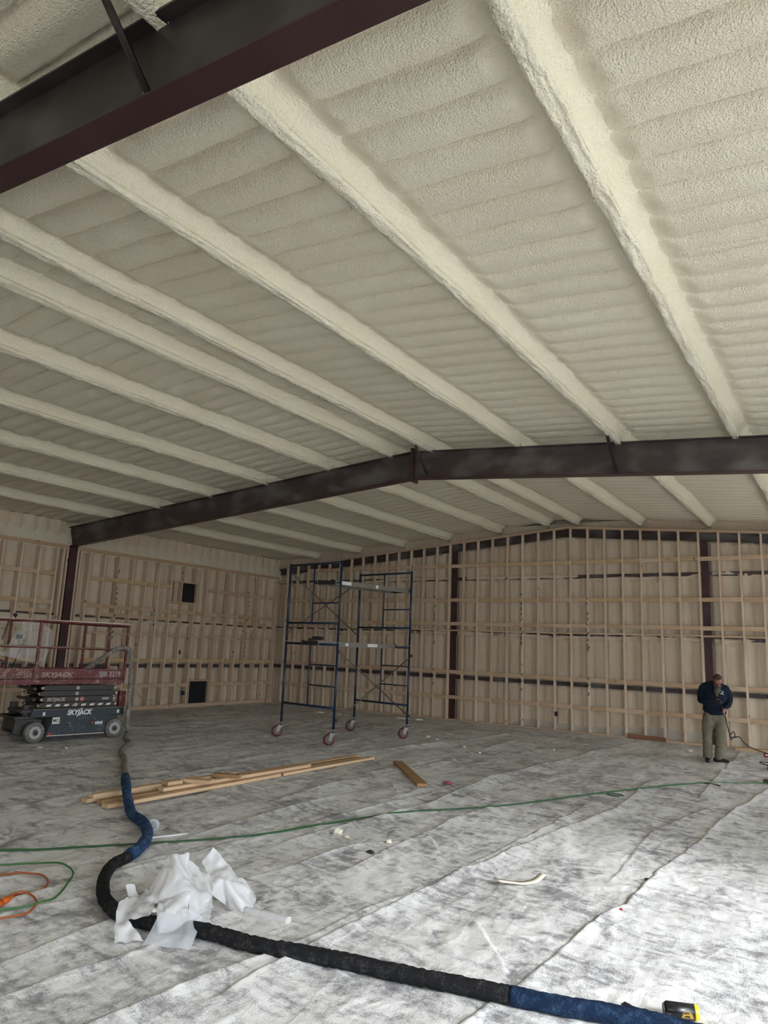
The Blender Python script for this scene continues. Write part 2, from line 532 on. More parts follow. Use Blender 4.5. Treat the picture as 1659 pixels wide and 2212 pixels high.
# sloping foam band above the left stud wall
def eave_band():
    ys = np.arange(-6.2, YB+0.25, 0.04); ts = np.linspace(0, 1, 14)
    Y, T = np.meshgrid(ys, ts, indexing='ij')
    b = 0.02*fbm(Y*1.5, T*2) + 0.014*fbm(Y*7, T*5+3) + 0.02*np.sin(Y/0.3048*2*math.pi)*np.sin(T*math.pi)*0.5
    X = XL - 0.06 - 0.20*T + b + 0.10*np.sin(T*math.pi)*0.4
    Z = 3.64 + 0.56*T
    X = X + 0.16*np.clip(T-0.75, 0, 1)**2*8
    V = np.stack([X.ravel(), Y.ravel(), Z.ravel()], 1)
    me = grid_mesh('wall_left_eave', V, len(ys), len(ts), M['foam_ceil']); me.flip_normals()
    o = bpy.data.objects.new('wall_left_eave', me); COL.objects.link(o); setp(o, kind='structure')
eave_band()

# ------------------------------------------------------------------ foam covered purlins (one thing each)
SEC = [(-0.150,0.165),(-0.085,0.135),(-0.058,0.085),(-0.060,0.045),(-0.058,0.018),(-0.045,-0.004),(-0.020,-0.012),(0.012,-0.010),(0.040,-0.004),(0.054,0.012),(0.048,0.028),(0.030,0.034),(0.036,0.058),(0.058,0.088),(0.098,0.122),(0.150,0.148),(0.210,0.170)]
PLAB = {
 -13.5: 'foam-coated roof purlin nearest the left wall',
 -12.0: 'foam-coated roof purlin, second in from the left wall',
 -10.5: 'foam-coated roof purlin, third in from the left wall',
 -9.05: 'foam-coated roof purlin, third to the left of the ridge splice plate',
 -7.55: 'foam-coated roof purlin, second to the left of the ridge splice plate',
 -6.27: 'broad-sided foam-coated ridge purlin just left of the rafter splice plate',
 -5.52: 'foam-coated ridge purlin with a dark groove, just right of the rafter splice plate',
 -4.05: 'foam-coated roof purlin, first to the right of the ridge pair',
 -2.58: 'lumpy foam-coated purlin ending at the flange brace right of the ridge',
 -1.13: 'rough foam-coated purlin running to the top right of the photo',
 0.34: 'foam-coated purlin beyond the right edge of the photo, next to the rough one',
 1.81: 'foam-coated purlin between the right edge and the right wall',
 3.05: 'foam-coated purlin hard against the right wall',
}
def build_purlin(x0, seed):
    ys = np.arange(-6.2, YB+0.20, 0.035)
    nsec = []
    for i in range(len(SEC)-1):       # refine the section
        a, b = SEC[i], SEC[i+1]
        nsec += [a, ((a[0]+b[0])/2, (a[1]+b[1])/2)]
    nsec.append(SEC[-1])
    S = np.array(nsec)
    sx, sz = S[:,0], S[:,1]
    nx = np.gradient(sz); nz = -np.gradient(sx); L = np.hypot(nx, nz)+1e-9; nx, nz = -nx/L, nz/L
    I = np.arange(len(S))
    YY, II = np.meshgrid(ys, I, indexing='ij')
    r = 0.010*fbm(YY*1.6+seed*7, II*0.25+seed) + 0.010*fbm(YY*6+seed*3, II*0.8) + 0.006*fbm(YY*16+seed, II*1.7)
    low = np.exp(-((sz-0.0)/0.03)**2)[None, :]
    r = r*(0.7+0.9*low) + 0.012*fbm(YY*0.9+seed*11, II*0+seed)*low
    # rib ends scallop the right-hand fillet
    sc_ = 0.011*np.abs(np.sin((YY-2.40)/0.3048*math.pi))**0.5
    r = r - sc_*sstep(0.09, 0.16, sz)[None, :]
    X = x0 + sx[None, :] + nx[None, :]*r*-1 + 0.008*fbm(YY*0.8+seed, YY*0+seed)
    Zb = 4.891 - 0.0777*np.abs(x0-XRIDGE)
    Z = Zb + sz[None, :] - 0.0777*np.sign(x0-XRIDGE)*sx[None, :] - np.abs(nz)[None,:]*r
    V = np.stack([X.ravel(), YY.ravel(), Z.ravel()], 1)
    V[:,2] -= Zb; V[:,0] -= x0
    me = grid_mesh('roof_purlin', V, len(ys), len(S), M['foam_purlin'])
    o = bpy.data.objects.new('roof_purlin', me); COL.objects.link(o)
    o.location = (x0, 0, Zb)
    setp(o, PLAB[x0], 'roof purlin', 'foam-coated roof purlins')
for i, x in enumerate(PURLINS): build_purlin(x, i+1.3)

# ------------------------------------------------------------------ steel frames
def ibeam(mb, a, b, depth, bf, axis_y, tf=0.012, tw=0.008):
    """I section along a->b (tops), depth downwards, flanges bf wide along y"""
    a, b = Vector(a), Vector(b)
    y = Vector((0,1,0)); d = (b-a).normalized(); dn = Vector((0,0,-1))
    for top in (0.0, depth - tf):
        p, q = a + dn*top, b + dn*top
        vs = []
        for pt in (p, q):
            for s, t in ((-1,0),(1,0),(1,1),(-1,1)):
                vs.append(pt + y*(s*bf/2) + dn*(t*tf))
        mb.add(vs, [(0,1,2,3),(7,6,5,4),(0,4,5,1),(1,5,6,2),(2,6,7,3),(3,7,4,0)], 1 if top else 0)
    vs = []
    for pt in (a + dn*tf, b + dn*tf):
        for s, t in ((-1,0),(1,0),(1,1),(-1,1)):
            vs.append(pt + y*(s*tw/2) + dn*(t*(depth-2*tf)))
    mb.add(vs, [(0,1,2,3),(7,6,5,4),(0,4,5,1),(1,5,6,2),(2,6,7,3),(3,7,4,0)])

def flange_brace(x, y0, z0, y1, z1, parent, o):
    mb = MB()
    a, b = Vector((x,y0,z0))-o, Vector((x,y1,z1))-o
    d = (b-a).normalized()
    s = Vector((1,0,0)); t = s.cross(d)
    for (w, h, off) in ((0.045, 0.005, (0,0)), (0.005, 0.045, (0.02, 0.02))):
        mb.bar(a + s*off[0] + t*off[1], b + s*off[0] + t*off[1], w, h, upv=t)
    mb.build('flange_brace', M['steel_near'], parent)
    mb2 = MB(); mb2.lathe([(-0.02,0.010),(0.02,0.010)], a + d*0.02, (t), 8)
    return mb2

def steel_frame(yc, label, depth, braces, dz=0.0, web='steel_dusty', flange='steel'):
    o = Vector((XL-0.1, yc, 0))
    root = empty('steel_frame', o, label, 'steel frame')
    zl, zr = zraft(-15.05)+dz, zraft(XRIDGE)+dz
    bf = 0.155
    mb = MB(); ibeam(mb, Vector((-15.05,yc,zl))-o, Vector((XRIDGE-0.012,yc,zr))-o, depth, bf, 1); mb.build('rafter', [M[web], M[flange]], root)
    mb = MB(); ibeam(mb, Vector((XRIDGE+0.012,yc,zr))-o, Vector((XR_WALL-0.05,yc,zraft(XR_WALL)+dz))-o, depth, bf, 1); mb.build('rafter', [M[web], M[flange]], root)
    for sx in (-1, 1):
        mb = MB()
        x0 = XRIDGE + sx*0.011 - 0.009
        mb.box(Vector((x0, yc-bf/2-0.02, zr-depth-0.05))-o, Vector((x0+0.018, yc+bf/2+0.02, zr+0.05))-o)
        for zz in (zr+0.025, zr-0.07, zr-depth+0.07, zr-depth-0.03):
            for yy in (-0.05, 0.05):
                mb.lathe([(0,0.014),(0.03*sx,0.014)], Vector((x0+0.009, yc+yy, zz))-o, (1,0,0), 6)
        mb.build('splice_plate', M['steel'], root)
    # tapered column against the left wall
    zb = zl - depth + 0.0777*0.22
    mb = MB()
    yv = (yc-0.095, yc+0.095)
    xi, xo = XL+0.012, XL-0.24
    mb.box(Vector((xi-0.012, yv[0], 0.0))-o, Vector((xi, yv[1], zb-0.005))-o)
    mb.box(Vector((xo, yv[0], 0.0))-o, Vector((xo+0.012, yv[1], zl+0.02))-o)
    mb.box(Vector((xo+0.012, yc-0.005, 0.0))-o, Vector((xi-0.012, yc+0.005, zb))-o)
    mb.build('column', M['steel'], root)
    mb = MB(); mb.box(Vector((xo+0.012, yv[0], zb-0.02))-o, Vector((xi, yv[1], zb))-o); mb.build('knee_plate', M['steel'], root)
    mb = MB(); mb.box(Vector((xo-0.03, yv[0]-0.02, 0.0))-o, Vector((xi+0.0, yv[1]+0.02, 0.018))-o); mb.build('base_plate', M['steel'], root)
    for (x, y0, z0, y1, z1) in braces:
        b2 = flange_brace(x, y0, z0, y1, z1, root, o)
        b2.build('bolt', M['zinc'], root)
    # right hand column
    mb = MB()
    xr = XR_WALL
    mb.box(Vector((xr-0.30, yv[0], 0.0))-o, Vector((xr-0.288, yv[1], zraft(xr)-depth+dz))-o)
    mb.box(Vector((xr-0.02, yv[0], 0.0))-o, Vector((xr-0.008, yv[1], zraft(xr)-0.02+dz))-o)
    mb.box(Vector((xr-0.288, yc-0.005, 0.0))-o, Vector((xr-0.02, yc+0.005, zraft(xr)-depth+dz))-o)
    mb.build('column', M['steel'], root)
    return root
DEP = 0.455
Y2C, Y1C = 9.645, 1.815
zb2 = lambda x: zraft(x) - DEP
steel_frame(Y2C, 'long dark brown steel rafter frame crossing the hall behind the lift and above the scaffold', DEP,
            [(-2.62, Y2C-0.02, zb2(-2.62)+0.05, Y2C-0.42, zraft(-2.62)+0.0), (-5.60, Y2C-0.02, zb2(-5.6)+0.07, Y2C-0.40, zraft(-5.6)+0.0)])
steel_frame(Y1C, 'dark maroon steel rafter frame overhead at the top left corner', DEP,
            [(-2.60, Y1C-0.02, zb2(-2.6)+0.05, Y1C-0.42, zraft(-2.6)+0.02)], 0.0, 'steel_near', 'steel_flange')

# end wall steel
YE = YB + 0.105
mb = MB()
for s in (-1, 1):
    xe = -15.0 if s < 0 else XR_WALL-0.05
    a, b = (xe, zplate(xe)-0.035), (XRIDGE, zplate(XRIDGE)-0.035)
    for (yy0, yy1, t0, t1) in ((YE, YE+0.075, 0.0, 0.012), (YE+0.06, YE+0.075, 0.012, 0.178), (YE, YE+0.075, 0.178, 0.19)):
        vs = []
        for (px, pz) in (a, b):
            for (yy, tt) in ((yy0,t0),(yy1,t0),(yy1,t1),(yy0,t1)):
                vs.append((px, yy, pz-tt))
        mb.add(vs, [(0,1,2,3),(7,6,5,4),(0,4,5,1),(1,5,6,2),(2,6,7,3),(3,7,4,0)])
o = mb.build('end_rafter', M['steel_dusty']); recenter(o, (XRIDGE, YE, 4.6))
setp(o, 'dark end-wall rafter with white overspray, seen between stud tops under the roof', 'steel beam')
for x0, x1, lab in ((-8.92,-8.75,'dark brown steel column standing in the back wall right of the scaffold'), (-2.785,-2.635,'dark brown steel column standing in the back wall behind the man')):
    mb = MB(); zt = zplate((x0+x1)/2)-0.23
    mb.box((x0,YE,0),(x1,YE+0.012,zt)); mb.box((x0,YE+0.14,0),(x1,YE+0.152,zt)); xm=(x0+x1)/2
    mb.box((xm-0.004,YE+0.012,0),(xm+0.004,YE+0.14,zt))
    o = mb.build('steel_column', M['steel']); recenter(o, (xm, YE, 0)); setp(o, lab, 'steel column')
def girt(z, wall, lab):
    mb = MB()
    if wall == 'back':
        mb.box((-14.95,YB+0.115,z-0.045),(XR_WALL-0.05,YB+0.125,z+0.045)); mb.box((-14.95,YB+0.125,z+0.033),(XR_WALL-0.05,YB+0.24,z+0.045))
        o = mb.build('wall_girt', M['steel_dusty']); recenter(o, (-6, YB+0.12, z))
    else:
        mb.box((XL-0.155,-6.1,z-0.042),(XL-0.145,YB-0.05,z+0.042)); mb.box((XL-0.24,-6.1,z+0.03),(XL-0.155,YB-0.05,z+0.042))
        o = mb.build('wall_girt', M['steel_dusty']); recenter(o, (XL-0.12, 10, z))
    setp(o, lab, 'steel girt')
girt(1.075, 'back', 'lowest dark steel girt in the back wall, showing as a black strip behind the studs')
girt(2.20, 'back', 'middle steel girt of the back wall, almost buried under a pale foam roll')
girt(3.59, 'back', 'topmost steel girt of the back wall, a broken dark strip high between studs')
girt(1.06, 'left', 'lower dark steel girt of the left wall, a black strip behind the studs')
girt(2.17, 'left', 'upper steel girt of the left wall, dark slots above pale foam')

# ------------------------------------------------------------------ timber walls
rs = random.Random(11)
SP = 0.4085
BX = [float(np.interp(k, [0, 14, 24, 36], [-14.55, -8.938, -4.858, 0.05])) for k in range(0, 36)]            # back wall stud centres
BX = [x for x in BX if x < -0.2]
COLX = [(-8.92,-8.75), (-2.785,-2.635)]
def marks(mb, fx, zlist):
    for z, w, tilt in zlist:
        fx(mb, z, w, tilt)
def ordn(i): return ORD[min(i, len(ORD)-1)]
iL = max(i for i, x in enumerate(BX) if x < -8.87)      # stud just left of first column
iR = max(i for i, x in enumerate(BX) if x < -2.75)
def ref_back(i):
    """says where stud i of the back wall is, by things one can find"""
    if i <= iL:
        k = iL - i
        return ('touching the left of the column beside the scaffold' if k == 0 else
                '%s left of the column beside the scaffold' % ordn(k))
    if i <= iR:
        k, q = i - iL - 1, iR - i
        if q == 0: return 'touching the left of the column behind the man'
        if q < 5: return '%s left of the column behind the man' % ordn(q)
        return '%s right of the column beside the scaffold' % ordn(k)
    return '%s right of the column behind the man' % ordn(i - iR - 1)
MARKED = {}
for i, x in enumerate(BX):
    if abs(x + 6.93) < 0.2 or abs(x + 5.29) < 0.2 or abs(x+9.24) < 0.15: MARKED[i] = 1
for i, x in enumerate(BX):
    mb = MB()
    zt = zplate(x) - 0.045
    w = 0.019
    lean = rs.uniform(-0.006, 0.006)
    vs = []
    for z, dx in ((0.04, 0), (zt, lean)):
        for px, py in ((-w,0),(w,0),(w,0.089),(-w,0.089)): vs.append((px+dx, py, z))
    mb.add(vs, [(3,2,1,0),(4,5,6,7),(0,1,5,4),(1,2,6,5),(2,3,7,6),(3,0,4,7)])
    if i in MARKED:
        z = rs.uniform(1.6, 2.0); 
        while z < 3.2:
            if rs.random() < 0.62:
                L = rs.uniform(0.03, 0.10)
                mb.bar((-0.014, -0.001, z), (0.014*rs.choice((-1,1)), -0.001, z+L), 0.02, 0.004, 1, upv=(0,1,0))
            z += 0.12
        for z in (1.05, 1.2, 0.85):
            mb.bar((-0.012, -0.001, z), (0.012, -0.001, z+0.07), 0.02, 0.004, 1, upv=(0,1,0))
    o = mb.build('wall_stud', [M['stud'], M['paint_mark']], loc=(x, YB, 0))
    lab = ('black-marked ' if i in MARKED else '') + 'pine back wall stud, ' + ref_back(i)
    setp(o, lab, 'wall stud', 'studs of the back wall')
# plates
mb = MB(); mb.box((-14.86,YB,-0.02),(XR_WALL-0.4,YB+0.089,0.04)); o = mb.build('bottom_plate', M['block']); recenter(o,(-6,YB,0)); setp(o,'long pine bottom plate on the floor along the back wall','timber plate')
mb = MB()
for a, b in (((-14.86), -5.725), (-5.725, XR_WALL-0.4)):
    vs = []
    for px in (a, b):
        z = zplate(px)
        for py, pz in ((0,-0.045),(0.095,-0.045),(0.095,0),(0,0)): vs.append((px, YB-0.003+py, z+pz))
    mb.add(vs, [(0,1,2,3),(7,6,5,4),(0,4,5,1),(1,5,6,2),(2,6,7,3),(3,7,4,0)])
o = mb.build('top_plate', M['block']); recenter(o,(-5.7,YB,4.7)); setp(o,'pine top plate rising to the ridge along the top of the back wall','timber plate')
# blocking of the back wall
ROWS = [(3.92, 'topmost row', 0), (3.03, 'second row down', 1), (2.42, 'third row down', 2), (2.253, 'thin flat row', 3), (1.20, 'second row up', 4), (0.575, 'lowest row', 5)]
def bay_ref(i):
    if i < iL: 
        k = iL - i
        return '%s bay left of column beside scaffold' % ordn(k-1)
    if i == iL: return 'crossing the column beside scaffold'
    if i < iR:
        k, q = i - iL - 1, iR - i
        if q < 6: return '%s bay left of column behind man' % ordn(q-1)
        return '%s bay right of column beside scaffold' % ordn(k)
    if i == iR: return 'crossing the column behind man'
    return '%s bay right of column behind man' % ordn(i - iR - 1)
for z, rowname, rk in ROWS:
    for i in range(len(BX)-1):
        x0, x1 = BX[i]+0.019, BX[i+1]-0.019
        if zplate(x0) - 0.2 < z: continue
        gold = (rk == 0 and -7.8 < x0 < -4.6) or (rk == 1 and (-8.2 < x0 < -6.8 or -5.4 < x0 < -4.6)) or (rk == 2 and -13 < x0 < -9.0 and rs.random() < 0.6)
        mb = MB()
        h = 0.0445 if rk != 3 else 0.019
        dz = rs.uniform(-0.006, 0.006); tl = rs.uniform(-0.004, 0.004)
        L = x1 - x0; yo = 0.002 if rk != 3 else 0.0; yd = 0.038 if rk != 3 else 0.089
        vs = []
        for px, tz in ((-L/2, -tl), (L/2, tl)):
            for py, pz in ((yo,-h),(yo+yd,-h),(yo+yd,h),(yo,h)): vs.append((px, py, pz+tz))
        mb.add(vs, [(0,1,2,3),(7,6,5,4),(0,4,5,1),(1,5,6,2),(2,6,7,3),(3,7,4,0)])
        o = mb.build('blocking', M['gold'] if gold else M['block'], loc=((x0+x1)/2, YB, z+dz))
        setp(o, '%sback wall pine block, %s, %s' % ('golden ' if gold else '', rowname, bay_ref(i)), 'timber block', 'blocking of the back wall')

# left wall: studs, blocks, two framed openings
WIN_UP = (12.90, 13.39, 2.71, 3.21)
WIN_LO = (13.42, 14.09, 0.10, 0.665)
LY = [16.625 - SP*k for k in range(0, 25)][::-1]
LY = [y for y in LY if abs(y - Y2C) > 0.13]
jB = min(i for i, y in enumerate(LY) if y > Y2C)          # first stud behind the frame column
def ref_left(i):
    if i >= jB:
        k, q = i - jB, len(LY)-1-i
        if q < 8: return ('in the far corner' if q == 0 else '%s back from the far corner' % ordn(q-1))
        return '%s beyond the frame column' % ordn(k)
    return '%s this side of the frame column' % ordn(jB-1-i)
def cut(y):                                                 # clear z ranges of a left wall stud
    segs = [(0.04, 3.665)]
    for (a, b, z0, z1) in (WIN_UP, WIN_LO):
        if a-0.02 < y < b+0.02:
            out = []
            for s0, s1 in segs:
                if z0-0.04 > s0: out.append((s0, min(s1, z0-0.04)))
                if z1+0.04 < s1: out.append((max(s0, z1+0.04), s1))
            segs = out
    return segs
for i, y in enumerate(LY):
    mb = MB()
    for s0, s1 in cut(y): mb.box((-0.14,-0.019,s0),(0,0.019,s1))
    marked = abs(y-10.85) < 0.2 or abs(y-15.4) < 0.2
    if marked:
        z = 1.3
        while z < 3.3:
            if rs.random() < 0.6: mb.bar((0.001,-0.013,z),(0.001,0.013,z+rs.uniform(0.03,0.09)),0.02,0.004,1,upv=(1,0,0))
            z += 0.13
    o = mb.build('wall_stud', [M['stud'], M['paint_mark']], loc=(XL, y, 0))
    setp(o, ('black-marked ' if marked else '')+'pine left wall stud, '+ref_left(i), 'wall stud', 'studs of the left wall')
# paired trimmer studs beside the frame column
for y, lab in ((Y2C-0.135,'pine trimmer stud pressed to the near side of the frame column'), (Y2C-0.225,'pine trimmer stud second from the near side of the frame column'), (Y2C+0.125,'pine trimmer stud pressed to the far side of the frame column'), (Y2C+0.20,'pine trimmer stud second from the far side of the frame column')):
    mb = MB(); mb.box((-0.089,-0.019,0.04),(0,0.019,3.665)); o = mb.build('trimmer_stud', M['stud'], loc=(XL+0.004, y, 0)); setp(o, lab, 'wall stud', 'trimmer studs at the frame column')
for a, b, lab in ((6.5, Y2C-0.11, 'this side of'), (Y2C+0.11, YB-0.005, 'beyond')):
    mb = MB(); mb.box((XL-0.089,a,-0.02),(XL,b,0.04)); mb.box((XL-0.03,a,0.04),(XL+0.008,b,0.10)) 
    o = mb.build('bottom_plate', M['block_y']); recenter(o,(XL,(a+b)/2,0)); setp(o,'pine bottom plate of the left wall, %s the steel frame column'%lab,'timber plate')
    mb = MB(); mb.box((XL-0.089,a,3.665),(XL+0.004,b,3.705)); mb.box((XL-0.075,a,3.705),(XL-0.004,b,3.742))
    o = mb.build('top_plate', M['block_y']); recenter(o,(XL,(a+b)/2,3.7)); setp(o,'doubled pine top plate of the left wall, %s the steel frame column'%lab,'timber plate')
LROWS = [(3.075,'topmost row',0),(2.44,'second row down',1),(2.245,'row over dark slots',2),(1.82,'thin mid-height row',3),(1.195,'second row up',4),(0.58,'lowest row',5)]
def lbay(i):
    if i >= jB:
        q = len(LY)-2-i
        if q < 8: return '%s bay back from the far corner' % ordn(q)
        return '%s bay beyond the frame column' % ordn(i-jB)
    return '%s bay this side of the frame column' % ordn(jB-2-i)
for z, rowname, rk in LROWS:
    for i in range(len(LY)-1):
        y0, y1 = LY[i]+0.019, LY[i+1]-0.019
        if y1 - y0 > 0.6: continue
        if rk == 2 and rs.random() < 0.62: continue
        skip = False
        for (a, b, z0, z1) in (WIN_UP, WIN_LO):
            if y1 > a-0.02 and y0 < b+0.02 and z0-0.06 < z < z1+0.06: skip = True
        if skip: continue
        gold = (rk == 0 and 10.4 < y0 < 12.9 and rs.random() < 0.85) or (rk == 4 and rs.random() < 0.55)
        mb = MB(); h = 0.0445 if rk != 3 else 0.02
        xd = 0.038 if rk != 3 else 0.085
        mb.box((-xd-0.002,-(y1-y0)/2,-h),(-0.002,(y1-y0)/2,h))
        o = mb.build('blocking', M['gold_y'] if gold else M['block_y'], loc=(XL,(y0+y1)/2,z+rs.uniform(-0.006,0.006)))
        setp(o, '%sleft wall pine block, %s, %s' % ('golden ' if gold else '', rowname, lbay(i)), 'timber block', 'blocking of the left wall')
def opening(nm, win, lab):
    a, b, z0, z1 = win
    mb = MB(); fw_ = 0.035
    mb.box((XL-0.10,a-fw_,z0-fw_),(XL+0.012,b+fw_,z0)); mb.box((XL-0.10,a-fw_,z1),(XL+0.012,b+fw_,z1+fw_))
    mb.box((XL-0.10,a-fw_,z0),(XL+0.012,a,z1)); mb.box((XL-0.10,b,z0),(XL+0.012,b+fw_,z1))
    fr = mb.build(nm, M['block_y']); recenter(fr, (XL,(a+b)/2,z0)); setp(fr, kind='structure')
    mb = MB(); mb.box((-0.08,a-(a+b)/2,0.0),(-0.07,b-(a+b)/2,z1-z0)); mb.build('dark_pane', M['black_gap'], fr)
opening('window_1', WIN_UP, '')
opening('window_2', WIN_LO, '')
mb = MB(); mb.box((XL-0.085,12.62,2.71),(XL+0.0,12.655,3.21)); mb.box((XL-0.05,12.45,3.215),(XL+0.012,12.86,3.25)); mb.box((XL-0.05,12.45,2.67),(XL+0.012,12.86,2.705))
o = mb.build('opening_side_frame', M['block_y']); recenter(o,(XL,12.65,2.7)); setp(o,'narrow pine frame joined to the left of the upper dark opening','timber frame')
# electrical boxes
def ebox(nm, loc, axis, mt, lab, blue=True):
    mb = MB(); s = (0.03,0.052)
    if axis == 'x':
        mb.box((-s[0],-0.01,-s[1]),(s[0],0.06,s[1])); 
    else:
        mb.box((-0.06,-s[0],-s[1]),(0.01,s[0],s[1]))
    o = mb.build(nm, mt, loc=loc, bevel=0.004); setp(o, lab, 'electrical box')
    mb = MB()
    if axis == 'x':
        mb.box((-0.018,-0.012,-0.038),(0.018,-0.009,0.038)); mb.lathe([(0,0.005),(0.004,0.005)],(0,-0.013,0.043),(0,-1,0),8)
    else:
        mb.box((0.009,-0.018,-0.038),(0.012,0.018,0.038)); mb.lathe([(0,0.005),(0.004,0.005)],(0.012,0,0.043),(1,0,0),8)
    mb.build('box_opening', M['black'], o)
M['elec_blue'] = mat('blue_plastic', (0.015,0.045,0.13), 0.5)
M['elec_grey'] = mat('dark_grey_plastic', (0.03,0.035,0.04), 0.5)
ebox('outlet_box', (-6.045, YB-0.004, 0.385), 'x', M['elec_grey'], 'small dark outlet box on a back wall stud near the floor')
ebox('switch_box', (XL+0.002, 13.00, 1.412), 'y', M['elec_grey'], 'small dark switch box on the left wall at chest height')
ebox('outlet_box', (XL+0.006, 13.25, 0.375), 'y', M['elec_blue'], 'blue outlet box left of the lower dark opening')
# white cables looping between the left wall studs
M['cable_white'] = mat('white_cable', (0.52,0.48,0.42), 0.5)
for pts, lab in (([(11.75,0.52),(11.9,0.38),(12.1,0.27),(12.35,0.22),(12.6,0.24),(12.75,0.33),(12.85,0.48)], 'white cable sagging between left wall studs beside the lower opening'),
                 ([(12.86,0.55),(12.8,0.75),(12.78,0.9)], 'short white cable rising on the left wall above the blue outlet box'),
                 ([(15.55,0.50),(15.75,0.40),(16.0,0.37),(16.3,0.40),(16.5,0.47)], 'white cable sagging low on the left wall near the far corner')):
    mb = MB(); mb.tube(catmull([(XL-0.05, y, z) for y, z in pts], 6), 0.007, 6)
    o = mb.build('cable', M['cable_white']); recenter(o, (XL-0.05, pts[0][0], pts[0][1])); setp(o, lab, 'cable')
# clear plastic film tucked along the foot of the back wall
M['film'] = mat('clear_film', (0.62,0.58,0.53), 0.25)
nt = NT(M['film']); 
tr = nt.node('ShaderNodeBsdfTransparent'); mx = nt.n.new('ShaderNodeMixShader'); mx.inputs[0].default_value = 0.42
nt.l.new(tr.outputs[0], mx.inputs[1]); nt.l.new(nt.b.outputs[0], mx.inputs[2]); nt.l.new(mx.outputs[0], nt.n['Material Output'].inputs['Surface'])
def film():
    xs = np.arange(-7.4, -2.9, 0.05); ts = np.linspace(0, 1, 10)
    X, T = np.meshgrid(xs, ts, indexing='ij')
    top = 0.19 + 0.05*fbm(X*2, X*0) + 0.06*np.sin(X*1.4)
    top = top*sstep(-7.4, -6.6, X)
    V = np.stack([X.ravel(), (YB + 0.100 - 0.008*T*0 + 0.012*fbm(X*6, T*4)).ravel(), (0.03 + (top)*T).ravel()], 1)
    me = grid_mesh('plastic_film', V, len(xs), len(ts), M['film'])
    o = bpy.data.objects.new('plastic_film', me); COL.objects.link(o)
    recenter(o, (-5, YB+0.095, 0.03)); setp(o, 'clear plastic film turned up behind the bottom plate along the back wall', 'plastic film')
film()
mb = MB(); mb.box((-0.40,-0.02,0),(0.40,0.018,0.10), rot=Matrix.Rotation(math.radians(2),3,'Y'))
o = mb.build('board_offcut', M['redboard'], loc=(-4.0, YB-0.03, 0.0), bevel=0.003); setp(o, 'dark reddish board leaning on the back wall bottom plate left of the man', 'board')
mb = MB(); mb.box((-0.35,-0.045,0),(0.35,0.045,0.04)); mb.box((-0.30,-0.02,0.04),(0.34,0.05,0.055))
o = mb.build('board_offcut', M['block'], loc=(-1.9, YB-0.16, 0.0), bevel=0.002); setp(o, 'short splintered pine board on the floor behind the man', 'board')

# ------------------------------------------------------------------ dusty plastic sheeting on the floor
FOLDS = [  # polylines (x, y), height, narrow width, wide width
 ([(-1.23,11.92),(-1.36,10.18),(-1.48,7.44),(-1.53,6.93),(-1.53,5.62),(-1.61,5.28),(-1.64,4.59),(-1.65,4.0),(-1.68,3.75),(-1.70,3.3),(-1.75,1.5)], 0.022, 0.012, 0.09),
 ([(-2.68,11.17),(-2.51,8.9),(-2.68,7.56),(-2.75,6.0),(-2.83,5.37),(-2.85,4.73),(-2.89,4.35),(-2.88,3.77),(-2.93,3.34),(-3.02,2.6),(-3.05,1.0)], 0.030, 0.012, 0.11),
 ([(-3.96,16.61),(-4.24,14.2),(-4.4,10.77),(-4.56,8.39),(-4.59,7.33),(-4.63,6.49),(-4.62,5.67),(-4.74,4.82),(-4.75,3.95),(-4.8,2.5)], 0.030, 0.014, 0.12),
 ([(-3.54,6.21),(-3.86,5.63),(-3.89,4.8),(-3.96,4.34),(-4.0,3.19),(-3.98,2.44),(-3.9,1.5)], 0.026, 0.012, 0.10),
 ([(-7.5,9.0),(-7.58,7.59),(-7.53,6.35),(-7.76,5.53),(-7.82,4.57),(-7.9,3.0)], 0.024, 0.014, 0.12),
 ([(-8.3,12.5),(-8.05,9.75),(-7.86,7.86),(-7.9,6.08)], 0.022, 0.014, 0.12),
 ([(-3.55,3.9),(-3.53,3.0),(-3.59,2.58),(-3.61,2.25),(-3.65,1.2)], 0.030, 0.014, 0.12),
 ([(-5.3,7.5),(-5.26,6.42),(-5.19,5.26),(-5.17,4.43),(-5.26,3.15),(-5.3,2.0)], 0.024, 0.014, 0.10),
 ([(-5.6,12.0),(-5.65,9.67),(-5.76,7.56),(-5.63,6.55)], 0.022, 0.014, 0.10),
 ([(-6.5,15.5),(-6.7,13.24),(-7.05,10.5),(-7.05,8.15),(-7.1,6.5)], 0.028, 0.014, 0.12),
 ([(-4.45,3.52),(-4.6,2.79),(-4.7,1.8)], 0.02, 0.012, 0.08),
 ([(-9.3,14.0),(-9.4,11.0),(-9.2,8.0),(-9.3,5.5)], 0.02, 0.014, 0.10),
 ([(-10.6,15.0),(-10.4,11.0),(-10.2,8.6)], 0.02, 0.014, 0.10),
 ([(-12.2,15.5),(-12.0,11.0),(-12.1,7.0)], 0.02, 0.014, 0.10),
 ([(-2.1,16.2),(-2.0,13.0),(-1.9,10.5)], 0.016, 0.012, 0.08),
 ([(-0.1,9.5),(-0.15,7.0),(-0.2,4.5),(-0.3,2.0)], 0.018, 0.012, 0.09),
]
_fr = random.Random(5)
for _k in range(16):
    _x = -13.6 + _k*0.78 + _fr.uniform(-0.2, 0.2); _y = _fr.uniform(2.5, 10.5); _l = _fr.uniform(2.5, 6)
    FOLDS.append(([(_x, _y), (_x+_fr.uniform(-0.15,0.15), _y+_l*0.5), (_x+_fr.uniform(-0.2,0.2), _y+_l)], _fr.uniform(0.016, 0.032), 0.014, _fr.uniform(0.07, 0.16)))
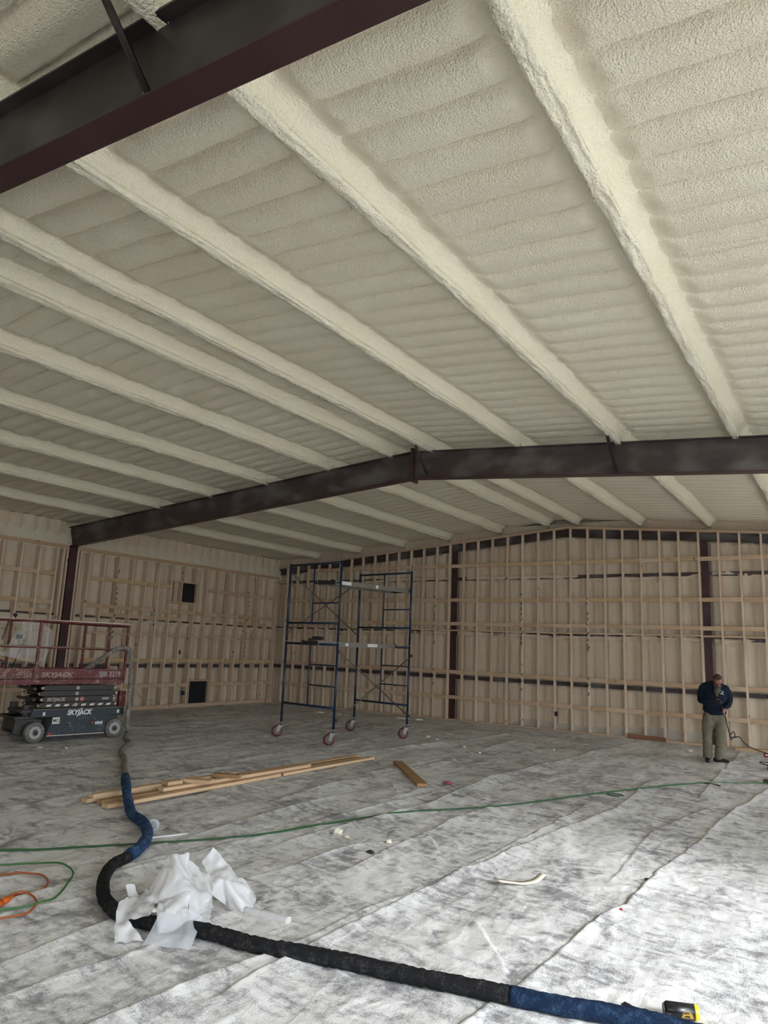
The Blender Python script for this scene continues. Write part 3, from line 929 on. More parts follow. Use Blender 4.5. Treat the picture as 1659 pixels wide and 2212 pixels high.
CROSS = [([(-3.31,8.64),(-2.71,7.96)],0.014),([(-3.66,4.75),(-2.96,4.26)],0.014),([(-3.6,6.4),(-3.2,5.9)],0.012),([(-5.3,8.4),(-4.7,7.7)],0.016),([(-5.9,7.6),(-5.3,6.9)],0.014),([(-2.4,7.1),(-1.75,6.6)],0.012),([(-2.2,4.6),(-1.8,4.1)],0.016),([(-2.5,4.0),(-1.85,3.9)],0.014),([(-4.9,6.6),(-4.3,6.2)],0.012)]
def sheet_height(X, Y):
    h = 0.016*fbm(X*1.6, Y*0.55, 3) + 0.010*(1-2*np.abs(fbm(X*2.3+Y*0.9, Y*1.1-X*0.4, 3)))
    h += 0.006*(1-2*np.abs(fbm(X*6+Y*3, Y*4-X*2, 3)))
    soft = 0.5+0.5*fbm(X*0.9+9, Y*0.9+4, 2)
    h += 0.016*soft*np.sin((X*2.0+Y*0.8)*3.1 + 3*fbm(X*1.2, Y*1.2, 2))*sstep(0.45, 0.9, soft)
    for k, (pl_, H, wn, ww) in enumerate(FOLDS):
        pl_ = sorted(pl_, key=lambda p: p[1])
        ys = np.array([p[1] for p in pl_]); xs = np.array([p[0] for p in pl_])
        xc = np.interp(Y, ys, xs) + 0.035*fbm(Y*1.7+k*5, Y*0+k, 3)
        d = X - xc
        inr = sstep(ys[0]-0.2, ys[0]+0.2, Y)*(1-sstep(ys[-1]-0.3, ys[-1]+0.3, Y))
        a = H*(0.45+0.75*vnoise(Y*1.3+k*7, Y*0+2.0*k))*inr
        h += a*np.where(d < 0, np.exp(-(d/wn)**2), np.exp(-(d/ww)**1.0*np.sign(ww)))
    for (p, q), H in CROSS:
        p, q = np.array(p), np.array(q); L = np.hypot(*(q-p)); e = (q-p)/L
        s = (X-p[0])*e[0]+(Y-p[1])*e[1]; d = (X-p[0])*e[1]-(Y-p[1])*e[0] + 0.02*fbm(s*4, s*0+H*100)
        h += H*sstep(-0.15,0.1,s)*(1-sstep(L-0.1,L+0.15,s))*np.where(d<0, np.exp(-(d/0.012)**2), np.exp(-d/0.06))
    return h
def build_sheet():
    def axis(a, b, lo, hi, f, c):
        out = [a]
        while out[-1] < b:
            v = out[-1]; dd = max(0, lo-v, v-hi)
            out.append(v + f + min(c-f, dd*0.008))
        return np.array(out)
    xs = axis(XL+0.012, XR_WALL-0.06, -5.6, -0.2, 0.0125, 0.055)
    ys = axis(-6.2, YB-0.06, 2.0, 6.2, 0.014, 0.05)
    X, Y = np.meshgrid(xs, ys, indexing='ij')
    h = np.clip(sheet_height(X, Y), -0.022, 0.2)
    V = np.stack([X.ravel(), Y.ravel(), (h-0.004).ravel()], 1)
    mt = mat('dusty_plastic_sheet', (0.4,0.4,0.4), 0.5, spec=0.35); n = NT(mt)
    v = n.coord()
    A = n.noise(v, 0.9, 8, 0.66, 1.4)
    B = n.noise(n.coord((1.1,2.6,1), rot=(0,0,0.6)), 1.7, 7, 0.62, 2.2)
    B2 = n.noise(n.coord((3.0,1.0,1), rot=(0,0,0.3)), 1.3, 6, 0.62, 2.6)
    C = n.noise(v, 110, 3, 0.7)
    D = n.noise(v, 16, 4, 0.68, 0.5)
    s = n.math('ADD', n.math('MULTIPLY', A, 0.30), n.math('MULTIPLY', B, 0.28))
    s = n.math('ADD', s, n.math('MULTIPLY', B2, 0.16))
    s = n.math('ADD', s, n.math('MULTIPLY', C, 0.16))
    s = n.math('ADD', s, n.math('MULTIPLY', D, 0.18))
    mask = n.ramp(s, [(0.475, 0.0), (0.51, 0.5), (0.56, 1.0)])
    c = n.mix(mask, (0.32,0.31,0.325), (0.79,0.775,0.76))
    n.base(c)
    n.rough(n.mix(mask, 0.34, 0.9))
    # crinkles of the film: sharp thin ridges
    def ridge(vec, sc_, dist):
        q = n.noise(vec, sc_, 3, 0.55, dist)
        return n.ramp(n.math('ABSOLUTE', n.math('SUBTRACT', q, 0.5)), [(0.0, 1.0), (0.035, 0.25), (0.10, 0.0)])
    r1 = ridge(n.coord((1.0,0.40,1), rot=(0,0,0.2)), 1.7, 0.5)
    r2_ = ridge(n.coord((1.0,0.6,1), rot=(0,0,-0.5)), 3.6, 0.7)
    b1 = n.bump(n.math('ADD', mask, n.math('MULTIPLY', C, 1.0)), 0.45, 0.006)
    b2 = n.bump(D, 0.22, 0.010, b1)
    b3 = n.bump(n.math('ADD', r1, n.math('MULTIPLY', r2_, 0.35)), 0.22, 0.012, b2)
    n.normal(b3)
    me = grid_mesh('plastic_sheeting', V, len(xs), len(ys), mt)
    o = bpy.data.objects.new('plastic_sheeting', me); COL.objects.link(o)
    setp(o, 'creased plastic sheeting white with foam dust covering the whole floor', 'floor sheet')
build_sheet()
def fz(x, y):
    return float(max(-0.022, sheet_height(np.array([x]), np.array([y]))[0]) - 0.004)

# ------------------------------------------------------------------ rolling scaffold
A1, A2, B1, B2 = Vector((-9.38,10.86,0)), Vector((-7.96,10.64,0)), Vector((-9.04,12.79,0)), Vector((-7.60,12.57,0))
def build_scaffold():
    o = Vector(((A1+A2+B1+B2)/4)); o.z = 0
    root = empty('rolling_scaffold', o, 'two-tier dark blue scaffold tower on four maroon casters', 'scaffold')
    zb = 0.275
    def frame(p, q, z0, side):
        """p,q leg feet; inner upright halfway; rungs between inner upright and q"""
        mb = MB()
        P = lambda f, z: (p + (q-p)*f) + Vector((0,0,z)) - o
        H = 1.515
        for f in (0, 1):
            mb.tube([P(f, z0), P(f, z0+H)], 0.0225, 10)
        mb.tube([P(0, z0+0.36), P(1, z0+0.36)], 0.021, 10)
        mb.tube([P(0, z0+H-0.03), P(1, z0+H-0.03)], 0.021, 10)
        mb.tube([P(0.49, z0+0.36), P(0.49, z0+H-0.03)], 0.014, 8)
        for z in (0.735, 1.11):
            mb.tube([P(0.49, z0+z), P(1, z0+z)], 0.013, 8)
        for f in (0, 1):                       # brace studs
            for z in (0.16, 1.36):
                c = P(f, z0+z); n_ = Vector((-(q-p).y, (q-p).x, 0)).normalized()
                mb.tube([c - n_*0.035, c + n_*0.05], 0.007, 6)
        fr = mb.build('end_frame', M['blue_dark'], root)
        mb = MB()
        for f in (0, 1):
            mb.tube([P(f, z0+H), P(f, z0+H+0.02)], 0.024, 10)
            if z0 > 1: mb.tube([P(f, z0+H), P(f, z0+H+0.11)], 0.016, 8)
        mb.build('coupling_pin', M['zinc'], fr)
    for z0 in (zb, zb+1.515):
        frame(A1, A2, z0, 1); frame(B1, B2, z0, 1)
    def brace(p, zp, q, zq):
        mb = MB()
        a, b = p + Vector((0,0,zp)) - o, q + Vector((0,0,zq)) - o
        d = (b-a).normalized()
        mb.tube([a - d*0.03, b + d*0.03], 0.0125, 8)
        for c in (a, b): mb.box(c - Vector((0.02,0.01,0.03)), c + Vector((0.02,0.01,0.03)))
        mb.build('cross_brace', M['brace'], root)
    n_ = Vector((0.035, 0.0, 0))
    brace(A2+n_, 1.64, B2+n_, 0.43); brace(A2+n_*1.6, 0.43, B2+n_*1.6, 1.60)
    brace(A1-n_*0, 3.15, B1-n_*0, 1.97); brace(A1+n_*0.5, 1.97, B1+n_*0.5, 3.15)
    for leg in (A1, A2, B1, B2):
        dr = Vector((-0.55, -0.83, 0)).normalized(); dr2 = Vector((dr.y*-1, dr.x, 0))
        c = leg - o + dr*0.075 + Vector((0,0,0.105))
        cast = MB()
        stem = leg - o
        cast.tube([stem + Vector((0,0,0.225)), stem + Vector((0,0,0.30))], 0.019, 10)
        cast.box(stem + Vector((-0.045,-0.045,0.215)), stem + Vector((0.045,0.045,0.23)))
        for s in (-1, 1):
            e = dr2*(0.032*s)
            cast.add([stem + e + dr*-0.03 + Vector((0,0,0.222)), stem + e + dr*0.07 + Vector((0,0,0.222)), c + e + dr*0.03 + Vector((0,0,-0.02)), c + e - dr*0.025 + Vector((0,0,-0.015)),
                      stem + e*1.12 + dr*-0.03 + Vector((0,0,0.222)), stem + e*1.12 + dr*0.07 + Vector((0,0,0.222)), c + e*1.12 + dr*0.03 + Vector((0,0,-0.02)), c + e*1.12 - dr*0.025 + Vector((0,0,-0.015))],
                     [(0,1,2,3),(7,6,5,4),(0,4,5,1),(1,5,6,2),(2,6,7,3),(3,7,4,0)])
        cast.lathe([(-0.045,0.012),(0.045,0.012)], c, dr2, 8)
        cast.bar(stem - dr*0.03 + Vector((0,0,0.20)), stem - dr*0.13 + Vector((0,0,0.235)), 0.04, 0.008)
        cs = cast.build('caster', M['zinc'], root)
        w = MB()
        w.lathe([(-0.026,0.075),(-0.026,0.092),(-0.018,0.103),(0.018,0.103),(0.026,0.092),(0.026,0.075)], c, dr2, 28)
        w.lathe([(-0.0275,0.070),(0.0275,0.070)], c, dr2, 24, 1); w.lathe([(-0.034,0.028),(0.034,0.028)], c, dr2, 14, 1)
        w.build('wheel', [M['maroon_tire'], M['brace']], cs)
    return o, root, zb
so_, sroot, szb = build_scaffold()
def plank(fa, fb, z, label, w=0.48, stick=((0.25,0.16,0.05),(0.62,0.07,0.05))):
    a = A1 + (A2-A1)*fa; b = B1 + (B2-B1)*fb
    d = (b-a); L = d.length; d = d.normalized(); s = Vector((d.y, -d.x, 0))
    root = empty('scaffold_plank', a + Vector((0,0,z)), label, 'scaffold plank')
    mb = MB()
    O = Vector((0,0,0))
    P = lambda u, v, k: d*u + s*v + Vector((0,0,k))
    def bx(mb, u0,u1,v0,v1,k0,k1, mi=0):
        mb.add([P(u0,v0,k0),P(u1,v0,k0),P(u1,v1,k0),P(u0,v1,k0),P(u0,v0,k1),P(u1,v0,k1),P(u1,v1,k1),P(u0,v1,k1)],
               [(0,3,2,1),(4,5,6,7),(0,1,5,4),(1,2,6,5),(2,3,7,6),(3,0,4,7)], mi)
    bx(mb, 0.02, L-0.02, -w/2+0.02, w/2-0.02, 0.012, 0.024)
    for k in range(5): bx(mb, 0.2+k*(L-0.5)/4, 0.25+k*(L-0.5)/4, -w/2+0.02, w/2-0.02, -0.03, 0.012)
    mb.build('deck', M['alu'], root)
    for sg in (-1, 1):
        mb = MB()
        v0 = sg*(w/2-0.012)
        bx(mb, -0.02, L+0.02, min(v0, v0+sg*0.012), max(v0, v0+sg*0.012), -0.062, 0.028)
        bx(mb, -0.02, L+0.02, min(v0, v0-sg*0.02), max(v0, v0-sg*0.02), -0.062, -0.054)
        rl = mb.build('side_rail', M['alu'], root)
        if sg == 1:
            for (f, l, h) in stick:
                mb = MB(); bx(mb, L*f, L*f+l, v0+0.012, v0+0.0145, -0.045, -0.045+h); mb.build('sticker', M['sticker'], rl)
    for u in (-0.03, L+0.03):
        mb = MB()
        for v in (-w/2+0.05, w/2-0.05):
            mb.tube([P(u*1.0 if u < 0 else u, v, -0.02), P(u, v, 0.03), P(u + (-0.04 if u < 0 else 0.04), v, 0.032), P(u + (-0.055 if u < 0 else 0.055), v, 0.0)], 0.012, 6)
        bx(mb, u-0.01, u+0.01, -w/2, w/2, -0.05, 0.02)
        mb.build('end_hook', M['dark_metal'], root)
    return root
plank(0.50, 0.58, szb+1.515+0.0, 'lower aluminium walk plank laid across the middle of the scaffold', stick=((0.33,0.07,0.05),(0.62,0.26,0.06)))
plank(0.76, 0.80, szb+1.515+1.11+0.02, 'upper aluminium walk plank laid high on the scaffold', stick=((0.05,0.28,0.06),(0.52,0.07,0.06)))
# tool on the lower plank
pa = A1 + (A2-A1)*0.60
t = empty('power_tool', (pa.x, pa.y+0.05, szb+1.515+0.032), 'small black power tool lying on the lower scaffold plank', 'power tool', rz=0.2)
mb = MB(); mb.lathe([(-0.13,0.02),(-0.10,0.032),(0.05,0.034),(0.09,0.025),(0.12,0.012)], (0,0,0.05), (1,0,0), 12); mb.build('body', M['black'], t)
mb = MB(); mb.bar((-0.06,0,0.035),(-0.09,-0.08,0.02),0.035,0.03); mb.build('handle', M['dark_metal'], t)
mb = MB(); mb.box((-0.15,-0.12,-0.004),(-0.05,-0.06,0.04)); mb.build('battery', M['black'], t, bevel=0.005)

# ------------------------------------------------------------------ scissor lift
def text_mesh(s, size, ext=0.0015, shear=0.0, bold=0.0, sx=1.0):
    cu = bpy.data.curves.new('txt', 'FONT'); cu.body = s; cu.size = size; cu.extrude = ext; cu.shear = shear; cu.offset = bold
    cu.resolution_u = 3
    ob = bpy.data.objects.new('txt', cu); COL.objects.link(ob)
    me = bpy.data.meshes.new_from_object(ob)
    bpy.data.objects.remove(ob); bpy.data.curves.remove(cu)
    xs = [v.co.x for v in me.vertices]
    x0, w = min(xs), max(xs)-min(xs)
    for v in me.vertices: v.co.x = (v.co.x - x0)*sx
    return me, w*sx
def put_text(name, s, width, size, x, y, z, mt, parent, shear=0.0, bold=0.0):
    me, w = text_mesh(s, size, 0.001, shear, bold)
    k = width/w
    for v in me.vertices: v.co.x *= k
    me.transform(Matrix.Translation((x, y, z)) @ Matrix.Rotation(math.radians(90), 4, 'X'))
    me.materials.clear(); me.materials.append(mt)
    o = bpy.data.objects.new(name, me); COL.objects.link(o); o.parent = parent
    return o

def dusty(name, col, dust=(0.62,0.54,0.42), amt=0.52, rough=0.5, top=True):
    mt = mat(name, col, rough); n = NT(mt)
    v = n.coord()
    f = n.noise(v, 60, 3, 0.7); g = n.noise(v, 6, 4, 0.6)
    m_ = n.math('ADD', n.math('MULTIPLY', f, 0.6), n.math('MULTIPLY', g, 0.4))
    fac = n.ramp(m_, [(amt, 0.0), (amt+0.04, 0.8)])
    if top:   # dust settles on upward faces
        ge = n.n.new('ShaderNodeNewGeometry'); sp = n.n.new('ShaderNodeSeparateXYZ')
        n.l.new(ge.outputs['True Normal'], sp.inputs[0])
        upf = n.ramp(sp.outputs[2], [(0.25, 0.0), (0.75, 0.92)])
        fac = n.math('MAXIMUM', fac, upf)
    n.base(n.mix(fac, col, dust))
    return mt
M['lift_red'] = dusty('lift_red', (0.135,0.017,0.017), (0.50,0.42,0.32), amt=0.56)
M['lift_red2'] = dusty('lift_red_dusty', (0.13,0.022,0.02), (0.44,0.34,0.24), amt=0.515)
M['lift_dark'] = dusty('lift_charcoal', (0.018,0.026,0.034), amt=0.66)
M['lift_speck'] = dusty('lift_charcoal_specked', (0.016,0.028,0.037), (0.50,0.52,0.50), amt=0.585)
M['lift_arm'] = dusty('lift_arm', (0.034,0.026,0.022), (0.20,0.15,0.11), amt=0.60, top=False)
M['tire'] = dusty('dusty_tire', (0.13,0.12,0.11), (0.30,0.275,0.25), amt=0.50, rough=0.85, top=False)
M['rim'] = dusty('dusty_rim', (0.40,0.375,0.35), (0.48,0.455,0.43), amt=0.48, top=False)
M['letter'] = mat('white_lettering', (0.74,0.74,0.72), 0.5)
M['letter_dim'] = mat('dim_lettering', (0.40,0.30,0.26), 0.6)
M['letter_grey'] = mat('grey_lettering', (0.42,0.37,0.33), 0.6)
M['sign_red'] = mat('sign_red', (0.35,0.04,0.035), 0.5)
M['clear_bag'] = mat('clear_bag', (0.72,0.72,0.70), 0.12)
nt = NT(M['clear_bag']); tr = nt.node('ShaderNodeBsdfTransparent'); mx = nt.n.new('ShaderNodeMixShader'); mx.inputs[0].default_value = 0.30
nt.l.new(tr.outputs[0], mx.inputs[1]); nt.l.new(nt.b.outputs[0], mx.inputs[2]); nt.l.new(mx.outputs[0], nt.n['Material Output'].inputs['Surface'])

def build_lift():
    root = empty('scissor_lift', (-11.282, 7.053, 0), 'red and charcoal scissor lift dusted with foam by the left wall', 'scissor lift', rz=math.atan2(0.987, 0.158))
    W = 0.73                    # far wheel offset
    # chassis
    mb = MB()
    mb.prism([(-0.13,0.40),(1.49,0.40),(1.49,0.53),(-0.09,0.53)], (0,0.0,0), (1,0,0), (0,0,1), (0,1,0), W-0.06)
    ch = mb.build('chassis', M['lift_dark'], root, bevel=0.008)
    for xx in (0.07, 1.36):
        mb = MB(); mb.box((xx+0.0,-0.004,0.43),(xx+0.04,0.0,0.485)); mb.build('decal', M['sticker'], ch)
    mb = MB()
    mb.prism([(0.15,0.085),(1.175,0.095),(1.175,0.40),(0.27,0.40)], (0,0.012,0), (1,0,0), (0,0,1), (0,1,0), W-0.09)
    sm = mb.build('side_box', M['lift_speck'], root, bevel=0.006)
    put_text('lettering', 'MG', 0.09, 0.075, 0.260, 0.0082, 0.318, M['black'], sm, bold=0.001)
    mb = MB(); mb.box((0.245,0.0095,0.29),(0.365,0.012,0.395)); mb.build('white_plate', M['sticker'], sm)
    mb = MB(); mb.lathe([(0,0.052),(0.004,0.052)], (0.93,0.008,0.285), (0,1,0), 20); mb.build('key_plate', M['black'], sm)
    mb = MB(); mb.lathe([(0,0.022),(0.012,0.022)], (0.93,-0.004,0.285), (0,1,0), 16); mb.build('stop_button', M['sign_red'], sm)
    mb = MB()
    for k in range(4): mb.box((0.985+0.035*k,0.0085,0.25),(1.012+0.035*k,0.012,0.295+0.006*(k%2)))
    mb.build('white_label', M['sticker'], sm)
    mb = MB(); mb.box((0.20,0.009,0.112),(0.26,0.0115,0.15)); mb.build('red_label', M['sign_red'], sm)
    mb = MB(); mb.box((0.18,0.006,0.098),(1.17,0.011,0.108)); mb.build('dust_line', M['foam_pale'], sm)
    lg = put_text('logo_lettering', 'SKYJACK', 0.44, 0.112, 0.47, -0.006, 0.428, M['letter'], ch, 0.25, 0.005)
    # slash through the J
    mb = MB(); mb.prism([(0.655,0.455),(0.668,0.455),(0.725,0.545),(0.712,0.545)], (0,-0.004,0), (1,0,0), (0,0,1), (0,-1,0), 0.002)
    mb.prism([(0.685,0.41),(0.70,0.41),(0.735,0.52),(0.722,0.52)], (0,-0.004,0), (1,0,0), (0,0,1), (0,-1,0), 0.002); mb.build('logo_slash', M['letter'], ch)
    # front axle gear and rear cheek
    mb = MB()
    for y in (0.12, W-0.20):
        mb.prism([(-0.32,0.16),(-0.10,0.10),(0.10,0.14),(0.12,0.36),(-0.30,0.40)], (0,y,0), (1,0,0), (0,0,1), (0,1,0), 0.08)
    mb.box((-0.36,0.02,0.38),(-0.06,W-0.08,0.43)); mb.box((-0.26,0.04,0.475),(-0.06,W-0.12,0.53)); mb.box((-0.20,0.10,0.42),(-0.12,0.18,0.60)); mb.box((-0.24,0.50,0.42),(-0.14,0.60,0.62)); mb.box((-0.40,0.04,0.415),(-0.28,0.62,0.43))
    mb.box((-0.30,0.20,0.20),(-0.22,0.55,0.36))
    mb.build('front_steering_gear', M['lift_arm'], root, bevel=0.006)
    mb = MB(); mb.box((1.18,0.05,0.20),(1.40,W-0.1,0.40)); mb.build('rear_axle_housing', M['lift_dark'], root)
    mb = MB(); mb.box((1.40,0.03,0.53),(1.52,0.12,0.80)); mb.build('rear_ladder_bracket', M['lift_red'], root, bevel=0.006)
    mb = MB(); mb.box((1.40,W-0.16,0.53),(1.52,W-0.08,0.80)); mb.build('rear_ladder_bracket', M['lift_red'], root, bevel=0.006)
    # wheels
    for x, st in ((-0.02, 0.16), (1.352, 0.0)):
        for y in (0.0, W):
            mb = MB(); sgn = -1 if y == 0 else 1
            R = Matrix.Rotation(st, 3, 'Z')
            ax = R @ Vector((0, sgn, 0)); c = Vector((x, y+sgn*(-0.05), 0.165))
            mb.lathe([(-0.055,0.135),(-0.058,0.155),(-0.045,0.165),(0.045,0.165),(0.058,0.155),(0.058,0.128),(0.050,0.124)], c, ax, 36)
            wh = mb.build('wheel', M['tire'], root)
            mb = MB(); mb.lathe([(0.049,0.124),(0.044,0.105),(0.052,0.10),(0.052,0.055),(0.040,0.05),(0.040,0.035)], c, ax, 30)
            mb.build('rim', M['rim'], wh)
            mb = MB(); mb.lathe([(0.036,0.034),(0.066,0.030),(0.070,0.018)], c, ax, 14)
            mb.build('hub', M['dark_metal'], wh)
    # scissor stack: folded arms
    for y in (0.045, W-0.135):
        for k in range(4):
            z0 = 0.545 + 0.093*k
            mb = MB()
            o0, o1 = (0.0 if k % 2 else -0.03), (1.31 if k % 2 else 1.35)
            mb.prism([(o0+0.09,z0),(o1-0.06,z0),(o1,z0+0.030),(o1,z0+0.066),(o1-0.06,z0+0.091),(o0+0.10,z0+0.091),(o0,z0+0.06),(o0,z0+0.03)], (0,y-0.012*(k%2),0), (1,0,0), (0,0,1), (0,1,0), 0.05)
            arm = mb.build('scissor_arm', M['lift_arm'], root, bevel=0.006)
            for px_, dd, r0, r1 in ((0.62, -0.016 if y < 0.3 else 0.066, 0.030, 0.030), (o1-0.02, -0.020, 0.026, 0.022), (o0+0.03, -0.020, 0.026, 0.022)):
                mb = MB(); mb.lathe([(0,r0),(dd,r1)], (px_,y-0.012*(k%2),z0+0.043), (0,1,0), 14); mb.build('pivot_pin', M['letter_grey'], arm)
            if k == 0 and y < 0.3:
                mb = MB()
                for q in range(8):
                    x0 = 0.12 + q*0.148
                    mb.prism([(x0,z0+0.022),(x0+0.075,z0+0.022),(x0+0.10,z0+0.056),(x0+0.025,z0+0.056)], (0,y-0.001,0), (1,0,0), (0,0,1), (0,-1,0), 0.002)
                mb.build('hazard_stripes', M['sticker'], arm)
            if k == 1 and y < 0.3:
                put_text('logo_lettering', 'SKYJACK', 0.32, 0.075, 0.12, y-0.014, z0+0.018, M['letter_grey'], arm, 0.25, 0.003)
                mb = MB(); mb.lathe([(0,0.040),(0.003,0.040)], (0.715,y-0.0165,z0+0.043), (0,1,0), 20, 0); mb.lathe([(-0.001,0.028),(0.003,0.028)], (0.715,y-0.0172,z0+0.043), (0,1,0), 20, 1)
                mb.bar((0.697,y-0.0185,z0+0.061),(0.733,y-0.0185,z0+0.025),0.008,0.002,0,upv=(0,1,0))
                mb.build('no_hand_sign', [M['sign_red'], M['letter_grey']], arm)
                mb = MB(); mb.box((1.08,y-0.0145,z0+0.025),(1.20,y-0.0125,z0+0.060)); mb.build('data_plate', M['letter_grey'], arm)
        # cross tubes at the front end
    mb = MB()
    for z in (0.60, 0.69, 0.78, 0.86): mb.tube([(0.02-0.12*((int(z*100)//9) % 2), 0.0, z), (0.02-0.12*((int(z*100)//9) % 2), W-0.08, z)], 0.026, 10)
    mb.lathe([(0,0.05),(0.55,0.05)], (-0.06,0.35,0.66), (1,0,0.08), 12)
    mb.build('cross_tube', M['lift_arm'], root)
    # platform
    X0, X1 = -1.02, 1.43
    mb = MB()
    mb.box((X0,-0.03,0.93),(X1,0.0,1.03)); mb.box((X0,W-0.06,0.93),(X1,W-0.03,1.03)); mb.box((X0,-0.03,1.0),(X1,W-0.03,1.03)); mb.box((X1-0.03,-0.03,0.93),(X1,W-0.03,1.03))
    pf = mb.build('platform', M['lift_red'], root, bevel=0.004)
    mb = MB()
    mb.box((-0.10,-0.012,1.03),(X1,0.0,1.175)); mb.box((-0.10,-0.016,1.165),(X1,0.006,1.185)); mb.box((X1-0.012,-0.012,1.03),(X1,W-0.04,1.18)); mb.box((-0.10,W-0.055,1.03),(X1,W-0.043,1.18))
    tb = mb.build('toe_board', M['lift_red'], root)
    mb = MB(); mb.box((X0,0.004,1.05),(-0.10,0.014,1.165)); mb.box((X0,-0.002,1.155),(-0.10,0.018,1.185)); mb.box((X0,-0.004,1.03),(-0.10,0.016,1.055))
    mb.build('extension_toe_board', M['lift_red2'], root)
    mb = MB(); mb.box((X0,W-0.06,1.03),(-0.10,W-0.05,1.175)); mb.build('extension_toe_board', M['lift_red2'], root)
    mb = MB(); mb.box((-0.165,-0.028,1.03),(-0.085,-0.012,1.21)); mb.box((-0.15,-0.03,0.95),(-0.11,-0.012,1.03)); mb.box((0.80+0.27,-0.03,1.165),(1.27,0.03,1.235)); mb.build('latch_bracket', M['lift_red2'], root, bevel=0.004)
    put_text('logo_lettering', 'SKYJACK', 0.54, 0.10, -0.04, -0.0135, 1.055, M['letter_dim'], tb, 0.25, 0.003)
    put_text('model_lettering', 'SJIII 3219', 0.40, 0.12, 0.945, -0.0135, 1.058, M['letter_grey'], tb, 0.0, 0.003)
    # guard rails
    def rail(nm, pts, r): 
        mb = MB(); mb.tube(pts, r, 10); mb.build(nm, M['lift_red'], root)
    for y in (0.0, W-0.05):
        rail('top_rail', [(X0,y,1.955),(-0.13,y,1.963),(1.43,y,1.94)], 0.024)
        rail('mid_rail', [(X0,y,1.53),(-0.13,y,1.53),(1.42,y,1.515)], 0.017)
        for x in ((1.42, -0.13) if y == 0 else (1.42, 0.95, -0.35)):
            mb = MB(); mb.bar((x,y,1.03),(x,y,1.94),0.04,0.04,upv=(1,0,0)); mb.build('guardrail_post', M['lift_red'], root)
    rail('end_rail', [(1.43,0,1.94),(1.43,W-0.05,1.94)], 0.024); rail('end_rail', [(1.43,0,1.515),(1.43,W-0.05,1.515)], 0.017)
    # foam crust on top of the near top rail
    mb = MB(); mb.box((X0,-0.014,1.972),(1.44,0.016,1.984)); mb.build('foam_crust', M['foam_pale'], root)
    return root
lift = build_lift()
LM = Matrix.Translation((-11.282,7.053,0)) @ Matrix.Rotation(math.atan2(0.987,0.158), 4, 'Z')
LW = lambda s, t, z: LM @ Vector((s, t, z))
def on_lift(nm, loc, lab, cat):
    return empty(nm, LW(*loc), lab, cat, rz=math.atan2(0.987,0.158))
# tools standing in the platform
t = on_lift('spray_pole', (-0.42,0.36,1.03), 'thin black spray pole leaning up inside the lift platform', 'spray pole')
mb = MB(); mb.tube([(0,0,0),(0.16,0,0.50),(0.19,0,0.60)],0.009,8); mb.build('pole', M['black'], t)
mb = MB(); mb.lathe([(0,0.012),(0.02,0.026),(0.05,0.018)],(0.185,0,0.58),(0.2,0,1),10); mb.box((0.06,-0.02,0.62),(0.15,0.02,0.69)); mb.build('nozzle', M['dark_metal'], t)
t = on_lift('spray_gun', (-0.62,0.30,1.03), 'dark spray gun standing with its handle up in the lift platform', 'spray gun')
mb = MB(); mb.bar((0,0,0),(0.02,0,0.26),0.05,0.06); mb.build('grip', M['lift_red2'], t)
mb = MB(); mb.bar((-0.02,0,0.28),(0.13,0,0.22),0.05,0.05); mb.build('head', M['black'], t, bevel=0.01)
mb = MB(); mb.lathe([(0,0.05),(0.05,0.055),(0.06,0.03)],(-0.06,0,0.06),(1,0,0.3),12); mb.lathe([(0,0.04),(0.05,0.045),(0.06,0.02)],(0.09,0,0.05),(1,0,0.3),12); mb.build('canister', M['zinc'], t)
t = on_lift('joystick', (-0.56,0.0,1.985), 'small black control knob standing on the lift top rail', 'control knob')
mb = MB(); mb.lathe([(0,0.012),(0.02,0.014),(0.03,0.032),(0.055,0.034),(0.07,0.02)],(0,0,0),(0,0,1),12); mb.build('knob', M['black'], t)
t = on_lift('chain', (-0.66,-0.03,1.93), 'dark hanging loop of chain on the lift top rail', 'chain')
mb = MB()
for k in range(9):
    mb.tube([Vector((-0.006*k*1.2+0.012*math.cos(a), 0.006*math.sin(a)*(k%2), -0.035*k+0.022*math.sin(a))) for a in np.linspace(0,2*math.pi,10)[:-1]],0.005,6,closed=True)
mb.build('links', M['dark_metal'], t)
def bag(nm, pts, tris, origin, lab, cat, mt, sub=3, nz=0.008, seed=0):
    me = bpy.data.meshes.new(nm); me.from_pydata([Vector(p)-Vector(origin) for p in pts], [], tris)
    bm = bmesh.new(); bm.from_mesh(me)
    bmesh.ops.subdivide_edges(bm, edges=bm.edges[:], cuts=sub, use_grid_fill=True)
    bmesh.ops.recalc_face_normals(bm, faces=bm.faces)
    for _ in range(2): bmesh.ops.smooth_vert(bm, verts=[v for v in bm.verts if not v.is_boundary], factor=0.5, use_axis_x=True, use_axis_y=True, use_axis_z=True)
    bm.normal_update()
    for v in bm.verts:
        p = v.co*7 + Vector((seed,seed,0))
        rg = 1 - 3.0*abs(mnoise.noise(Vector((p.x*1.9, p.y*1.9, p.z*0.45)))) ; rg2 = 1 - 2.6*abs(mnoise.noise(Vector((p.x*3.2+p.z, p.y*3.2, p.z*1.2))))
        v.co += v.normal*(rg*nz*1.5 + rg2*nz*0.8 + mnoise.noise(p*1.1)*nz*1.5)
    for f in bm.faces: f.smooth = True
    bm.to_mesh(me); bm.free(); me.materials.append(mt)
    o = bpy.data.objects.new(nm, me); COL.objects.link(o); o.location = origin
    if lab: setp(o, lab, cat)
    return o
